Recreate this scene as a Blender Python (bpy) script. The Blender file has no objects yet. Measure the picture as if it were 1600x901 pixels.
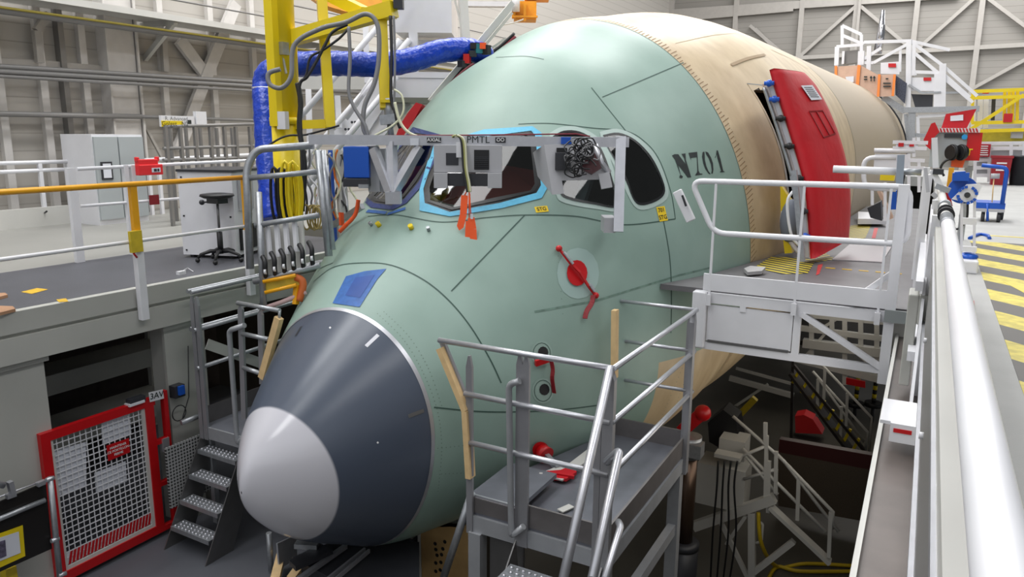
import bpy, bmesh, math, random
from math import sin, cos, pi, radians, sqrt, tan, atan2
from mathutils import Vector as V, Matrix
from mathutils.bvhtree import BVHTree
from mathutils.geometry import tessellate_polygon
random.seed(4)
_jr = random.Random(9)
SC = bpy.context.scene
COL = SC.collection
# ------------------------------------------------------------------ camera
CAM_Z = 1.64
F_PX = 1180.0
PITCH, YAW, ROLL = radians(11.6), radians(28.6), radians(0.5)
FWD = V((-sin(YAW)*cos(PITCH), cos(YAW)*cos(PITCH), -sin(PITCH)))
_r0 = V((cos(YAW), sin(YAW), 0)); _u0 = _r0.cross(FWD)
RGT = _r0*cos(ROLL) + _u0*sin(ROLL)
UPV = RGT.cross(FWD)
CAM = V((0, 0, CAM_Z))
cd = bpy.data.cameras.new('camera'); cam = bpy.data.objects.new('camera', cd); COL.objects.link(cam)
cd.sensor_width = 36; cd.lens = F_PX*36/1600; cd.clip_start = .02; cd.clip_end = 400
cam.matrix_world = Matrix(((RGT.x, UPV.x, -FWD.x, 0), (RGT.y, UPV.y, -FWD.y, 0), (RGT.z, UPV.z, -FWD.z, CAM_Z), (0, 0, 0, 1)))
SC.camera = cam
# ------------------------------------------------------------------ light of the hall
SC.view_settings.view_transform = 'Standard'; SC.view_settings.look = 'None'
SC.view_settings.gamma = 1; SC.view_settings.use_curve_mapping = False
SC.view_settings.exposure = 0.12
w = bpy.data.worlds.new('world'); SC.world = w; w.use_nodes = True
w.node_tree.nodes['Background'].inputs[0].default_value = (.93, .97, 1, 1)
w.node_tree.nodes['Background'].inputs[1].default_value = .17
SC.cycles.max_bounces = 6; SC.cycles.diffuse_bounces = 3; SC.cycles.glossy_bounces = 3
SC.cycles.use_denoising = True
def area(name, loc, rot, sx, sy, power, col=(1, 1, 1)):
    l = bpy.data.lights.new(name, 'AREA'); l.shape = 'RECTANGLE'; l.size = sx; l.size_y = sy
    l.energy = power; l.color = col
    o = bpy.data.objects.new(name, l); COL.objects.link(o); o.location = loc; o.rotation_euler = rot
    return o
area('roof_light', (-6, 2, 13), (0, 0, 0), 3.0, 22, 1150)
area('roof_light', (4.5, 8, 13), (0, 0, 0), 2.5, 30, 1300)
area('roof_light', (-10.5, 14, 13), (0, radians(-12), 0), 2.0, 30, 2300)
area('roof_light', (-5, 26, 14), (0, 0, 0), 3.5, 20, 2200)
area('roof_light', (4, 40, 14), (0, 0, 0), 20, 6, 3000)
area('front_fill_light', (0, -20, 10), (radians(62), 0, radians(5)), 60, 14, 1900, (.93, .96, 1))  # unseen broad fill, added to light the nose from the front

area('pit_fill_light', (-.35, 9.6, -1.4), (0, radians(75), 0), 1.2, 5, 30, (1, .93, .82))  # added fill that brightens the belly and pit, no fixture modelled
area('pit_fill_light', (-1.6, 16.5, -2.0), (0, radians(0), 0), 2, 4, 22, (1, .93, .82))  # second added fill, for the pit further back

def at(x, y, ax, v):
    r = RGT*((x-800)/F_PX) - UPV*((y-450.5)/F_PX) + FWD
    t = (v-CAM[ax])/r[ax]
    return CAM + r*t
def AX(x, y, v): return at(x, y, 0, v)
def AY(x, y, v): return at(x, y, 1, v)
def AZ(x, y, v): return at(x, y, 2, v)
def AD(x, y, dist):
    return CAM + (RGT*((x-800)/F_PX) - UPV*((y-450.5)/F_PX) + FWD)*dist

# ------------------------------------------------------------------ materials
MATS = {}
def mat(name, col, rough=.5, metal=0., noise=0., nscale=6., bump=0., bscale=40., spec=.5, emis=None, alpha=None, coat=0.):
    if name in MATS: return MATS[name]
    m = bpy.data.materials.new(name); m.use_nodes = True; MATS[name] = m
    nt = m.node_tree; b = nt.nodes['Principled BSDF']
    b.inputs['Base Color'].default_value = (*col, 1); b.inputs['Roughness'].default_value = rough
    b.inputs['Metallic'].default_value = metal; b.inputs['Specular IOR Level'].default_value = spec
    if coat: b.inputs['Coat Weight'].default_value = coat
    if emis: b.inputs['Emission Color'].default_value = (*col, 1); b.inputs['Emission Strength'].default_value = emis
    tc = nt.nodes.new('ShaderNodeTexCoord')
    if noise:
        n = nt.nodes.new('ShaderNodeTexNoise'); n.inputs['Scale'].default_value = nscale; n.inputs['Detail'].default_value = 5
        nt.links.new(tc.outputs['Object'], n.inputs['Vector'])
        r = nt.nodes.new('ShaderNodeMapRange'); r.inputs[1].default_value = .3; r.inputs[2].default_value = .7
        r.inputs[3].default_value = 1-noise; r.inputs[4].default_value = 1+noise
        nt.links.new(n.outputs['Fac'], r.inputs[0])
        mx = nt.nodes.new('ShaderNodeVectorMath'); mx.operation = 'SCALE'; mx.inputs[0].default_value = col
        nt.links.new(r.outputs[0], mx.inputs['Scale']); nt.links.new(mx.outputs[0], b.inputs['Base Color'])
    if bump:
        n = nt.nodes.new('ShaderNodeTexNoise'); n.inputs['Scale'].default_value = bscale
        nt.links.new(tc.outputs['Object'], n.inputs['Vector'])
        bp = nt.nodes.new('ShaderNodeBump'); bp.inputs['Strength'].default_value = bump; bp.inputs['Distance'].default_value = .02
        nt.links.new(n.outputs['Fac'], bp.inputs['Height']); nt.links.new(bp.outputs[0], b.inputs['Normal'])
    return m
def S(r, g, b):  # sRGB 0-255 to linear
    f = lambda c: (c/255/12.92) if c/255 <= .04045 else ((c/255+.055)/1.055)**2.4
    return (f(r), f(g), f(b))

# ------------------------------------------------------------------ mesh helpers
class MB:
    def __init__(s): s.v = []; s.f = []; s.m = []; s.sm = []; s.cur = 0; s.smooth = False
    def face(s, idx): s.f.append(tuple(idx)); s.m.append(s.cur); s.sm.append(s.smooth)
    def add(s, vs, fs):
        o = len(s.v); s.v += [tuple(a) for a in vs]
        for f in fs: s.face([o+i for i in f])
        return s
    def box(s, c, size, rz=0, M=None):
        hx, hy, hz = (q/2+_jr.uniform(.0001, .0009) for q in size)   # real sheets never share one plane
        R = M or Matrix.Rotation(rz, 3, 'Z'); c = V(c)
        vs = [c + R@V((x*hx, y*hy, z*hz)) for z in (-1, 1) for y in (-1, 1) for x in (-1, 1)]
        return s.add(vs, [(0, 2, 3, 1), (4, 5, 7, 6), (0, 1, 5, 4), (2, 6, 7, 3), (0, 4, 6, 2), (1, 3, 7, 5)])
    def bx(s, x0, x1, y0, y1, z0, z1): return s.box(((x0+x1)/2, (y0+y1)/2, (z0+z1)/2), (abs(x1-x0), abs(y1-y0), abs(z1-z0)))
    def bar(s, a, b, w, h=None, up=(0, 0, 1)):
        a = V(a); b = V(b); h = h or w; d = (b-a); L = d.length
        if L < 1e-6: return s
        d.normalize(); up = V(up)
        if abs(d.dot(up)) > .98: up = V((0, 1, 0))
        x = d.cross(up).normalized(); z = x.cross(d)
        R = Matrix((x, d, z)).transposed()
        return s.box((a+b)/2, (w, L, h), M=R)
    def tube(s, pts, r, seg=10, cap=True, closed=False):
        pts = [V(p) for p in pts]; n = len(pts); o = len(s.v); sm = s.smooth
        rr = r if isinstance(r, (list, tuple)) else [r]*n
        t0 = (pts[1]-pts[0]).normalized(); ref = V((0, 0, 1)) if abs(t0.z) < .9 else V((1, 0, 0))
        u = t0.cross(ref).normalized()
        for i, p in enumerate(pts):
            a = pts[i-1] if (i or closed) else p; b = pts[(i+1) % n] if (i < n-1 or closed) else p
            t = (b-a).normalized(); u = (u - t*u.dot(t)).normalized(); w_ = t.cross(u)
            for k in range(seg):
                an = 2*pi*k/seg; s.v.append(tuple(p + (u*cos(an)+w_*sin(an))*rr[i]))
        s.smooth = True
        for i in range(n if closed else n-1):
            for k in range(seg):
                a = o+i*seg+k; b = o+i*seg+(k+1) % seg; j = (i+1) % n
                c = o+j*seg+(k+1) % seg; d = o+j*seg+k
                s.face((a, b, c, d))
        s.smooth = False
        if cap and not closed:
            s.face([o+k for k in reversed(range(seg))]); s.face([o+(n-1)*seg+k for k in range(seg)])
        s.smooth = sm
        return s
    def cyl(s, a, b, r, seg=20, r2=None): return s.tube([a, b], [r, r if r2 is None else r2], seg)
    def prism(s, poly, off):  # planar polygon (3D points) extruded by vector off
        poly = [V(p) for p in poly]; off = V(off); n = len(poly); o = len(s.v)
        s.v += [tuple(p) for p in poly] + [tuple(p+off) for p in poly]
        s.face([o+i for i in reversed(range(n))]); s.face([o+n+i for i in range(n)])
        for i in range(n): j = (i+1) % n; s.face((o+i, o+j, o+n+j, o+n+i))
        return s
    def lathe(s, prof, c=(0, 0, 0), seg=24, M=None):
        c = V(c); o = len(s.v); M = M or Matrix.Identity(3); s0 = s.smooth; s.smooth = True
        for (r, z) in prof:
            for k in range(seg): s.v.append(tuple(c + M@V((r*cos(2*pi*k/seg), r*sin(2*pi*k/seg), z))))
        for i in range(len(prof)-1):
            for k in range(seg):
                k2 = (k+1) % seg; s.face((o+i*seg+k, o+i*seg+k2, o+(i+1)*seg+k2, o+(i+1)*seg+k))
        s.smooth = s0
        s.face([o+k for k in reversed(range(seg))]); s.face([o+(len(prof)-1)*seg+k for k in range(seg)])
        return s
    def ball(s, c, r, sx=1, sy=1, sz=1, n=10):
        pr = [(max(r*sin(pi*i/n), 1e-4), -r*cos(pi*i/n)) for i in range(n+1)]
        return s.lathe(pr, c, 14, Matrix.Diagonal((sx, sy, sz)))
    def build(s, name, m, parent=None, bevel=0.0):
        me = bpy.data.meshes.new(name); me.from_pydata(s.v, [], s.f)
        ms = m if isinstance(m, (list, tuple)) else [m]
        for q in ms: me.materials.append(q)
        me.polygons.foreach_set('material_index', s.m); me.polygons.foreach_set('use_smooth', s.sm); me.update()
        o = bpy.data.objects.new(name, me); COL.objects.link(o)
        if parent: o.parent = parent; o.matrix_parent_inverse = Matrix.Translation(-parent.location) if parent.type == 'EMPTY' else Matrix.Identity(4)
        if bevel:
            b = o.modifiers.new('bevel', 'BEVEL'); b.width = bevel; b.segments = 2; b.limit_method = 'ANGLE'; b.angle_limit = radians(40)
        return o
def arc(pts, r, n=5, closed=False):
    """round the corners of a polyline"""
    pts = [V(p) for p in pts]; out = []; N = len(pts)
    for i, p in enumerate(pts):
        if not closed and i in (0, N-1): out.append(p); continue
        a = (pts[i-1]-p); b = (pts[(i+1) % N]-p)
        rr = min(r, a.length*.45, b.length*.45); a = p+a.normalized()*rr; b = p+b.normalized()*rr
        for k in range(n+1):
            t = k/n; out.append(a*(1-t)**2 + p*2*t*(1-t) + b*t*t)
    return out
def spline(pts, n=8):
    pts = [V(p) for p in pts]; out = []; N = len(pts)
    for i in range(N-1):
        p0 = pts[max(i-1, 0)]; p1 = pts[i]; p2 = pts[i+1]; p3 = pts[min(i+2, N-1)]
        for k in range(n):
            t = k/n; out.append(.5*((2*p1)+(p2-p0)*t+(2*p0-5*p1+4*p2-p3)*t*t+(3*p1-p0-3*p2+p3)*t**3))
    out.append(pts[-1]); return out
def tag(o, label=None, cat=None, group=None, kind=None):
    if label: o['label'] = label
    if cat: o['category'] = cat
    if group: o['group'] = group
    if kind: o['kind'] = kind
    return o
def thing(name, label, cat, loc=(0, 0, 0), group=None):
    o = bpy.data.objects.new(name, None); COL.objects.link(o); o.location = loc; o.empty_display_size = .1
    return tag(o, label, cat, group)
def struct(name, mb, m, label=None, **k):
    o = mb.build(name, m, **k); o['kind'] = 'structure'
    if label: o['label'] = label
    return o
_texts = []
def text_mesh(txt, size, bold=0.0):
    """text as flat triangulated mesh data: verts 2D, faces"""
    c = bpy.data.curves.new('letters', 'FONT'); c.body = txt; c.size = size; c.align_x = 'CENTER'; c.align_y = 'CENTER'; c.offset = bold
    c.resolution_u = 4
    o = bpy.data.objects.new('letters', c); COL.objects.link(o)
    dg = bpy.context.evaluated_depsgraph_get(); dg.update()
    me = bpy.data.meshes.new_from_object(o.evaluated_get(dg))
    vs = [v.co.copy() for v in me.vertices]; fs = [tuple(p.vertices) for p in me.polygons]
    bpy.data.objects.remove(o); bpy.data.curves.remove(c); bpy.data.meshes.remove(me)
    return vs, fs
def letters(mb, txt, size, c, xd, yd, off=.002, bold=0.0):
    xd = V(xd).normalized(); yd = V(yd).normalized(); n = xd.cross(yd); c = V(c)+n*off
    vs, fs = text_mesh(txt, size, bold)
    mb.add([c+xd*v.x+yd*v.y for v in vs], fs)
    return mb

# ------------------------------------------------------------------ aircraft body
def pchip(x, y, q):
    n = len(x); h = [x[i+1]-x[i] for i in range(n-1)]; d = [(y[i+1]-y[i])/h[i] for i in range(n-1)]
    m = [0.]*n
    for i in range(1, n-1):
        if d[i-1]*d[i] > 0:
            w1 = 2*h[i]+h[i-1]; w2 = h[i]+2*h[i-1]; m[i] = (w1+w2)/(w1/d[i-1]+w2/d[i])
    m[0] = d[0]; m[-1] = d[-1]
    q = min(max(q, x[0]), x[-1]); i = 0
    while i < n-2 and q >= x[i+1]: i += 1
    t = (q-x[i])/h[i]
    return (1+2*t)*(1-t)**2*y[i]+t*(1-t)**2*h[i]*m[i]+t*t*(3-2*t)*y[i+1]+t*t*(t-1)*h[i]*m[i+1]
AS = .9                         # size factor about the eye point
FD = [0, .05, .2, .5, 1.0, 1.8, 2.6, 3.4, 4.2, 5.0, 6.0, 6.8, 8.0, 10., 12., 40.]
FW = [0, .093, .291, .587, .908, 1.378, 1.806, 2.107, 2.411, 2.701, 2.851, 2.956, 3.166, 3.322, 3.329, 3.328]
FT = [-1.713, -1.499, -1.268, -.971, -.538, .075, .709, 1.291, 2.021, 2.686, 3.083, 3.399, 3.602, 3.892, 3.932, 3.929]
FB = [-1.713, -1.896, -2.115, -2.408, -2.715, -3.031, -3.03, -3.03, -3.03, -3.04, -3.08, -3.12, -3.18, -3.2, -3.2, -3.2]
FM = [-1.713, -1.7, -1.693, -1.677, -1.573, -1.321, -1.191, -1.15, -1.144, -1.1, -.747, -.297, .203, .72, .72, .72]
TIP_Y, AXIS_X, AXIS_K = 4.587, -5.183, .04
FU = [sqrt(a) for a in FD]
def body(y, th):
    """point of the fuselage skin at world Y (scaled frame) and angle th (0 = port side, pi/2 = top)"""
    y0 = y/AS; u = sqrt(max(y0-TIP_Y, 0))
    w_, t, b, m = pchip(FU, FW, u), pchip(FU, FT, u), pchip(FU, FB, u), pchip(FU, FM, u)
    s = sin(th); c = cos(th); z = m+(t-m)*s if s > 0 else m+(m-b)*s
    if s < 0:      # the lower lobe is fuller than a circle
        e = 2/(2+.4*min(max((y0-TIP_Y-1.6)/1.6, 0), 1)); c = (1 if c > 0 else -1)*abs(c)**e; z = m-(m-b)*abs(s)**e
    return V(((AXIS_X+AXIS_K*(y0-10)+w_*c)*AS, y, CAM_Z+(z-CAM_Z)*AS))
JOINT_Y, SEAM_Y, END_Y = 6.02*AS, 11.33*AS, 34.5*AS
NTH = 144
def body_mesh(ys, th0=0, th1=2*pi, nth=NTH):
    mb = MB(); mb.smooth = True
    full = abs(th1-th0-2*pi) < 1e-6; cols = nth if full else nth+1
    for y in ys:
        for k in range(cols): mb.v.append(tuple(body(y, th0+(th1-th0)*k/nth)))
    for i in range(len(ys)-1):
        for k in range(nth):
            k2 = (k+1) % cols
            mb.face((i*cols+k, i*cols+k2, (i+1)*cols+k2, (i+1)*cols+k))
    return mb
_ys = [TIP_Y*AS+.0005+(JOINT_Y-TIP_Y*AS)*(i/24)**2 for i in range(25)]+[JOINT_Y+(SEAM_Y-JOINT_Y)*(i+1)/60 for i in range(60)]+[SEAM_Y+(20-SEAM_Y)*(i+1)/30 for i in range(30)]+[END_Y]
_b = body_mesh(_ys)
BVH = BVHTree.FromPolygons([V(a) for a in _b.v], _b.f)
def hit(x, y):
    r = (RGT*((x-800)/F_PX) - UPV*((y-450.5)/F_PX) + FWD).normalized()
    p, n, i, d = BVH.ray_cast(CAM, r)
    if p is None:
        p, n, i, d = BVH.find_nearest(CAM+r*9)
    if n.dot(r) > 0: n = -n
    return p, n
# ------------------------------------------------------------------ palette
WHITE = mat('white_paint', S(222, 222, 226), .38, noise=.04, nscale=3)
OFFW = mat('offwhite_paint', S(200, 199, 194), .45, noise=.05, nscale=2)
CREAM = mat('beam_paint', S(180, 180, 174), .5, noise=.05, nscale=1.5)
GALV = mat('galvanised', S(165, 168, 172), .38, .65, noise=.1, nscale=25)
ALU = mat('aluminium', S(198, 199, 205), .34, .7, noise=.05, nscale=12)
STEEL = mat('dull_steel', S(125, 124, 124), .42, .75, noise=.08, nscale=5)
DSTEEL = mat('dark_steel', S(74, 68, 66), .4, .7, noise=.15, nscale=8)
YEL = mat('crane_yellow', S(232, 205, 22), .38, noise=.04, nscale=3)
AMBER = mat('amber_paint', S(232, 165, 20), .35, noise=.03)
YDARK = mat('worn_yellow', S(200, 175, 40), .5, noise=.15, nscale=10)
RED = mat('red_paint', S(190, 18, 24), .35, noise=.05)
REDCL = mat('red_cloth', S(186, 8, 26), .55, noise=.06, nscale=4, bump=.5, bscale=5)
BLUE = mat('blue_foil', S(14, 60, 178), .28, noise=.15, nscale=8, bump=1.0, bscale=14)
BLUEP = mat('blue_plastic', S(22, 84, 185), .35)
CYAN = mat('cyan_tape', S(92, 180, 215), .5, noise=.06, nscale=30)
BTAPE = mat('blue_tape', S(48, 98, 168), .5, noise=.15, nscale=20)
DTAPE = mat('navy_tape', S(30, 50, 110), .5, noise=.15, nscale=20)
BLACK = mat('black_rubber', S(24, 24, 27), .5)
CHAR = mat('charcoal', S(48, 49, 54), .45, noise=.08)
ORANGE = mat('orange_ribbon', S(238, 88, 28), .6)
WOOD = mat('pale_wood', S(222, 190, 140), .6, noise=.08, nscale=12)
PLY = mat('varnished_ply', S(182, 148, 98), .5, noise=.1, nscale=7)
CART = mat('cardboard', S(198, 165, 145), .7, noise=.06)
PAPER = mat('paper', S(215, 217, 225), .7)
YLAB = mat('yellow_label', S(240, 205, 40), .5)
GLASS = mat('dark_glass', (.012, .014, .014), .06, spec=.8)
DECK = mat('deck_grey', S(80, 81, 87), .45, noise=.12, nscale=1.2, bump=.15, bscale=60)
PALEF = mat('pale_floor', S(146, 145, 140), .45, noise=.07, nscale=1)
CONC = mat('concrete', S(172, 172, 170), .6, noise=.08, nscale=1.5, bump=.1, bscale=90)
PITF = mat('pit_floor', S(84, 86, 92), .42, noise=.15, nscale=1)
DEEPF = mat('deep_floor', S(88, 86, 80), .5, noise=.15, nscale=1)
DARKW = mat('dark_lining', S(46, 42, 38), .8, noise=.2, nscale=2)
PANELW = mat('wall_panel', S(158, 154, 148), .6, noise=.04, nscale=1)
WPOST = mat('wall_post', S(172, 167, 161), .5, noise=.04)
PIPE = mat('grey_pipe', S(130, 128, 126), .45, .3)
SEALM = mat('joint_line', S(58, 84, 76), .6)
INK = mat('black_ink', S(30, 40, 40), .55)
PLAST = mat('grey_plastic', S(176, 176, 180), .4)
MAROON = mat('maroon', S(120, 24, 40), .5)
WTXT = mat('white_print', S(235, 235, 235), .5)

# ------------------------------------------------------------------ hall shell
def panel_mat(c1, c2):
    m = bpy.data.materials.new('wall_sheet'); m.use_nodes = True; nt = m.node_tree; b = nt.nodes['Principled BSDF']
    b.inputs['Roughness'].default_value = .6
    tc = nt.nodes.new('ShaderNodeTexCoord'); sx = nt.nodes.new('ShaderNodeSeparateXYZ'); nt.links.new(tc.outputs['Object'], sx.inputs[0])
    mu = nt.nodes.new('ShaderNodeMath'); mu.operation = 'MULTIPLY'; mu.inputs[1].default_value = 3.2; nt.links.new(sx.outputs['Z'], mu.inputs[0])
    fr = nt.nodes.new('ShaderNodeMath'); fr.operation = 'FRACT'; nt.links.new(mu.outputs[0], fr.inputs[0])
    cr = nt.nodes.new('ShaderNodeValToRGB'); e = cr.color_ramp.elements
    e[0].position = 0; e[0].color = (*S(*c1), 1); e[1].position = .1; e[1].color = (*S(*c2), 1)
    nt.links.new(fr.outputs[0], cr.inputs[0]); nt.links.new(cr.outputs[0], b.inputs['Base Color'])
    return m
SHEET = panel_mat((112, 108, 103), (146, 142, 136)); WPOSTL = mat('wall_post_lightened', S(206, 202, 198), .5, noise=.04); SHEET_L = panel_mat((150, 145, 138), (178, 173, 166))  # left-wall copies: lighter colour stands in for the light missing there
WX, BY = -14.2, 45.0
struct('wall_left', MB().bx(WX-.3, WX, -6, BY+.3, 0.0, 16), SHEET_L)
struct('wall_back', MB().bx(WX, 26, BY, BY+.3, 0, 16), SHEET)
struct('floor', MB().bx(.2, 26, -8, BY, -.4, 0), CONC)
struct('floor_left', MB().bx(WX, -9.35, -6, BY, -.35, 0), PALEF)
struct('floor_deck', MB().bx(-9.35, -7.32, -6, 9.0, -.2, 0.0), DECK)
struct('floor_edge', MB().bx(-7.32, -7.22, -6, 9.0, -.2, .0).bx(-7.34, -7.26, -6, 9.0, -.235, -.2).bx(-7.32, -7.21, -6, 9.0, -.48, -.235), CREAM)
struct('floor_pit', MB().bx(WX, -4.7, -6, 9, -3.1, -2.9), PITF)
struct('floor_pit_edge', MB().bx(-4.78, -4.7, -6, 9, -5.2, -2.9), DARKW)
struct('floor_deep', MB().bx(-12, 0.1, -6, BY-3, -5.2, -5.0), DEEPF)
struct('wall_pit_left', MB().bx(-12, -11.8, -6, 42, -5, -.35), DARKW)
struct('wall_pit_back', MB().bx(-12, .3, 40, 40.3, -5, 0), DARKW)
struct('floor_back', MB().bx(-9.35, .08, 36.5, BY, -.4, 0), CONC)

def WL(x, y, d=0): return AX(x, y, WX+.06+d)
def BW(x, y, d=0): return AY(x, y, BY-.06-d)
def seg_struct(name, pts, f, w, h, m, d=0, up=(0, 0, 1)):
    mb = MB()
    for a, b in zip(pts, pts[1:]): mb.bar(f(*a, d), f(*b, d), w, h, up)
    return struct(name, mb, m)
# left wall posts
ti = [0]
def trim(pts, f, w, h, m, d=0, up=(0, 0, 1)):
    ti[0] += 1; return seg_struct('trim_%d' % ti[0], pts, f, w, h, m, d, up)
def vpost(f, x, y, w, dep, m, z1=16, d=0, ax=0):
    p = f(x, y, d); ti[0] += 1
    mb = MB()
    if ax == 0: mb.bx(p.x-.06, p.x+dep, p.y-w/2, p.y+w/2, 0, z1)
    else: mb.bx(p.x-w/2, p.x+w/2, p.y-dep, p.y+.06, 0, z1)
    return struct('trim_%d' % ti[0], mb, m)
for x, y in ((3, 170), (70, 160), (130, 100), (258, 150), (335, 150), (397, 120)): vpost(WL, x, y, .13, .05, WPOSTL)
vpost(WL, 102, 160, .1, .1, PIPE); vpost(WL, 207, 120, .06, .2, PIPE)
ti[0] += 1
_p = WL(185, 130); _c = MB()
_c.bx(WX, WX+.3, _p.y-.34, _p.y-.30, 0, 16).bx(WX, WX+.3, _p.y+.30, _p.y+.34, 0, 16).bx(WX+.2, WX+.24, _p.y-.3, _p.y+.3, 0, 16)
struct('trim_%d' % ti[0], _c, WPOSTL)
trim([(280, 62), (322, 118)], WL, .26, .1, WPOSTL, .08, (1, 0, 0))
trim([(368, 5), (322, 118), (278, 235)], WL, .26, .1, WPOSTL, .1, (1, 0, 0))
trim([(75, 22), (57, 48), (62, 98)], WL, .12, .1, WPOST, .1, (1, 0, 0))
trim([(255, 60), (258, 112)], WL, .12, .1, WPOST, .1, (1, 0, 0))
trim([(215, 175), (252, 245)], WL, .05, .05, WPOST, .1, (1, 0, 0))
trim([(0, 97), (70, 100), (160, 108)], WL, .1, .12, WPOST)
trim([(203, 113), (420, 128), (560, 140)], WL, .1, .12, WPOST)
for (a, b, d, r) in (((0, 104), (420, 130), .5, .05), ((0, 112), (420, 136), .55, .05), ((0, 119), (420, 143), .6, .03), ((10, 178), (220, 182), .3, .05), ((220, 182), (400, 188), .3, .035)):
    ti[0] += 1; pa, pb = WL(*a, d), WL(*b, d); e = pb+(pb-pa)*(1.2 if b[0] > 300 else 0)
    struct('trim_%d' % ti[0], MB().tube([pa+(pa-pb)*.3, e], r), PIPE)
# catwalk along the left wall
cw = thing('wall_catwalk', 'grey catwalk with thin railings running high along the left hall wall', 'catwalk', (WX+.7, 12, 4))
z0 = 3.75
cw_b = MB().bx(WX+.1, WX+1.1, -2, 44, z0, z0+.04).bx(WX+1.06, WX+1.12, -2, 44, z0-.04, z0+.07); cw_b.build('walkway', OFFW, cw)
MB().tube([(WX+1.0, -2, z0-.22), (WX+1.0, 44, z0-.22)], .022).build('pipe', mat('olive_pipe', S(150, 135, 50), .5), cw)
MB().tube([(WX+.8, -2, z0-.25), (WX+.8, 44, z0-.25)], .05).build('pipe', PIPE, cw)
for zz in (.35, .7, 1.05): MB().tube([(WX+1.09, -2, z0+zz), (WX+1.09, 44, z0+zz)], .018, 6).build('rail', PIPE, cw)
_pm = MB().bar((WX+1.09, 0, z0), (WX+1.09, 0, z0+1.05), .035)
y = -2
_first = None
while y < 44:
    o = _pm.build('post', PIPE, cw) if _first is None else _first.copy()
    if _first is None: _first = o
    else: COL.objects.link(o); o.parent = cw
    o.location = (0, y, 0); y += 1.2
y = 2
while y < 44:
    MB().bar((WX, y, z0-.7), (WX+1.0, y, z0-.02), .08, .1).bar((WX, y, z0-.05), (WX+1, y, z0-.05), .08, .1).build('bracket', OFFW, cw); y += 4.2
# back wall frame
def bpost(x, y): return vpost(BW, x, y, .24, .2, WPOST, ax=1)
for x, y in ((1250, 60), (1337, 30), (1430, 40), (1528, 60), (1150, 30), (1050, 20), (985, 10), (1620, 60)): bpost(x, y)
vpost(BW, 1342, 30, .12, .3, WPOST, ax=1)
def btrim(pts, w=.2): trim(pts, BW, w, .16, WPOST, .1, (0, 1, 0))
btrim([(900, 112), (1220, 92), (1600, 70), (1700, 64)]); btrim([(1000, 24), (1240, 8), (1500, -10)], .4); btrim([(740, 52), (1020, 30), (1240, 10)], .5)
for a, b in (((1337, 10), (1250, 88)), ((1345, 10), (1428, 80)), ((1525, -5), (1430, 80)), ((1540, -5), (1640, 70)), ((1225, 90), (1180, 45)), ((1150, 45), (1070, 100)), ((1520, 138), (1640, 72)), ((1428, 82), (1500, 142)), ((1172, 40), (1228, 88))): btrim([a, b], .16)
btrim([(560, 30), (1000, 24)], .3); btrim([(840, 40), (1040, 22)], .2)

# ------------------------------------------------------------------ pit edge left: columns
def icolumn(name, x, y0, y1, z0, z1, label, grp=None):
    b = MB().bx(x-.02, x, y0, y1, z0, z1).bx(x-.3, x-.28, y0, y1, z0, z1).bx(x-.28, x-.02, (y0+y1)/2-.012, (y0+y1)/2+.012, z0, z1)
    o = struct(name, b, CREAM); o['label'] = label; return o
def cpost(name, ya, yb, label):
    b = MB().bx(-7.62, -7.32, ya, yb, -2.9, -.48).bx(-7.7, -7.26, ya-.08, yb+.08, -.54, -.48).bx(-7.34, -7.3, ya-.05, yb+.05, -2.9, -.54)
    return struct(name, b, CREAM, label)
cpost('column_1', 5.34, 5.62, 'white steel column right of the red mesh gate'); cpost('column_2', 3.4, 3.92, 'broad white steel column left of the red mesh gate')
struct('trim_90', MB().bx(-7.5, -7.3, 5.78, 5.82, -2.9, -.5), CREAM)
def shelfrack():
    t = thing('storage_rack', 'dark storage rack standing in the shade under the left deck', 'rack', (-9.8, 5, -2.9))
    for y in (4.3, 7.2):
        for x in (-10.3, -9.5): MB().bx(x-.04, x+.04, y-.04, y+.04, -2.9, -.3).build('upright', OFFW, t)
    for z in (-2.3, -1.55, -.95):
        MB().bx(-10.35, -9.45, 4.3, 7.2, z, z+.05).bx(-9.47, -9.43, 4.3, 7.2, z-.1, z+.16).build('shelf', OFFW, t)
    t2 = thing('control_box', 'pale boxy unit with four dark sockets on the rack under the left deck', 'box', (-9.6, 6, -.9))
    MB().bx(-9.8, -9.4, 5.2, 5.6, -.9, -.55).build('housing', WHITE, t2)
    for i in (0, 1):
        for j in (0, 1): MB().bx(-9.41, -9.39, 5.27+i*.16, 5.37+i*.16, -.85+j*.15, -.75+j*.15).build('socket', BLACK, t2)
shelfrack()
t = tag(MB().bx(-11, -10.96, 3, 9, -2.9, -.4).build('partition_screen', DSTEEL), 'dark screen standing at the back under the left deck', 'screen')

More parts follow.
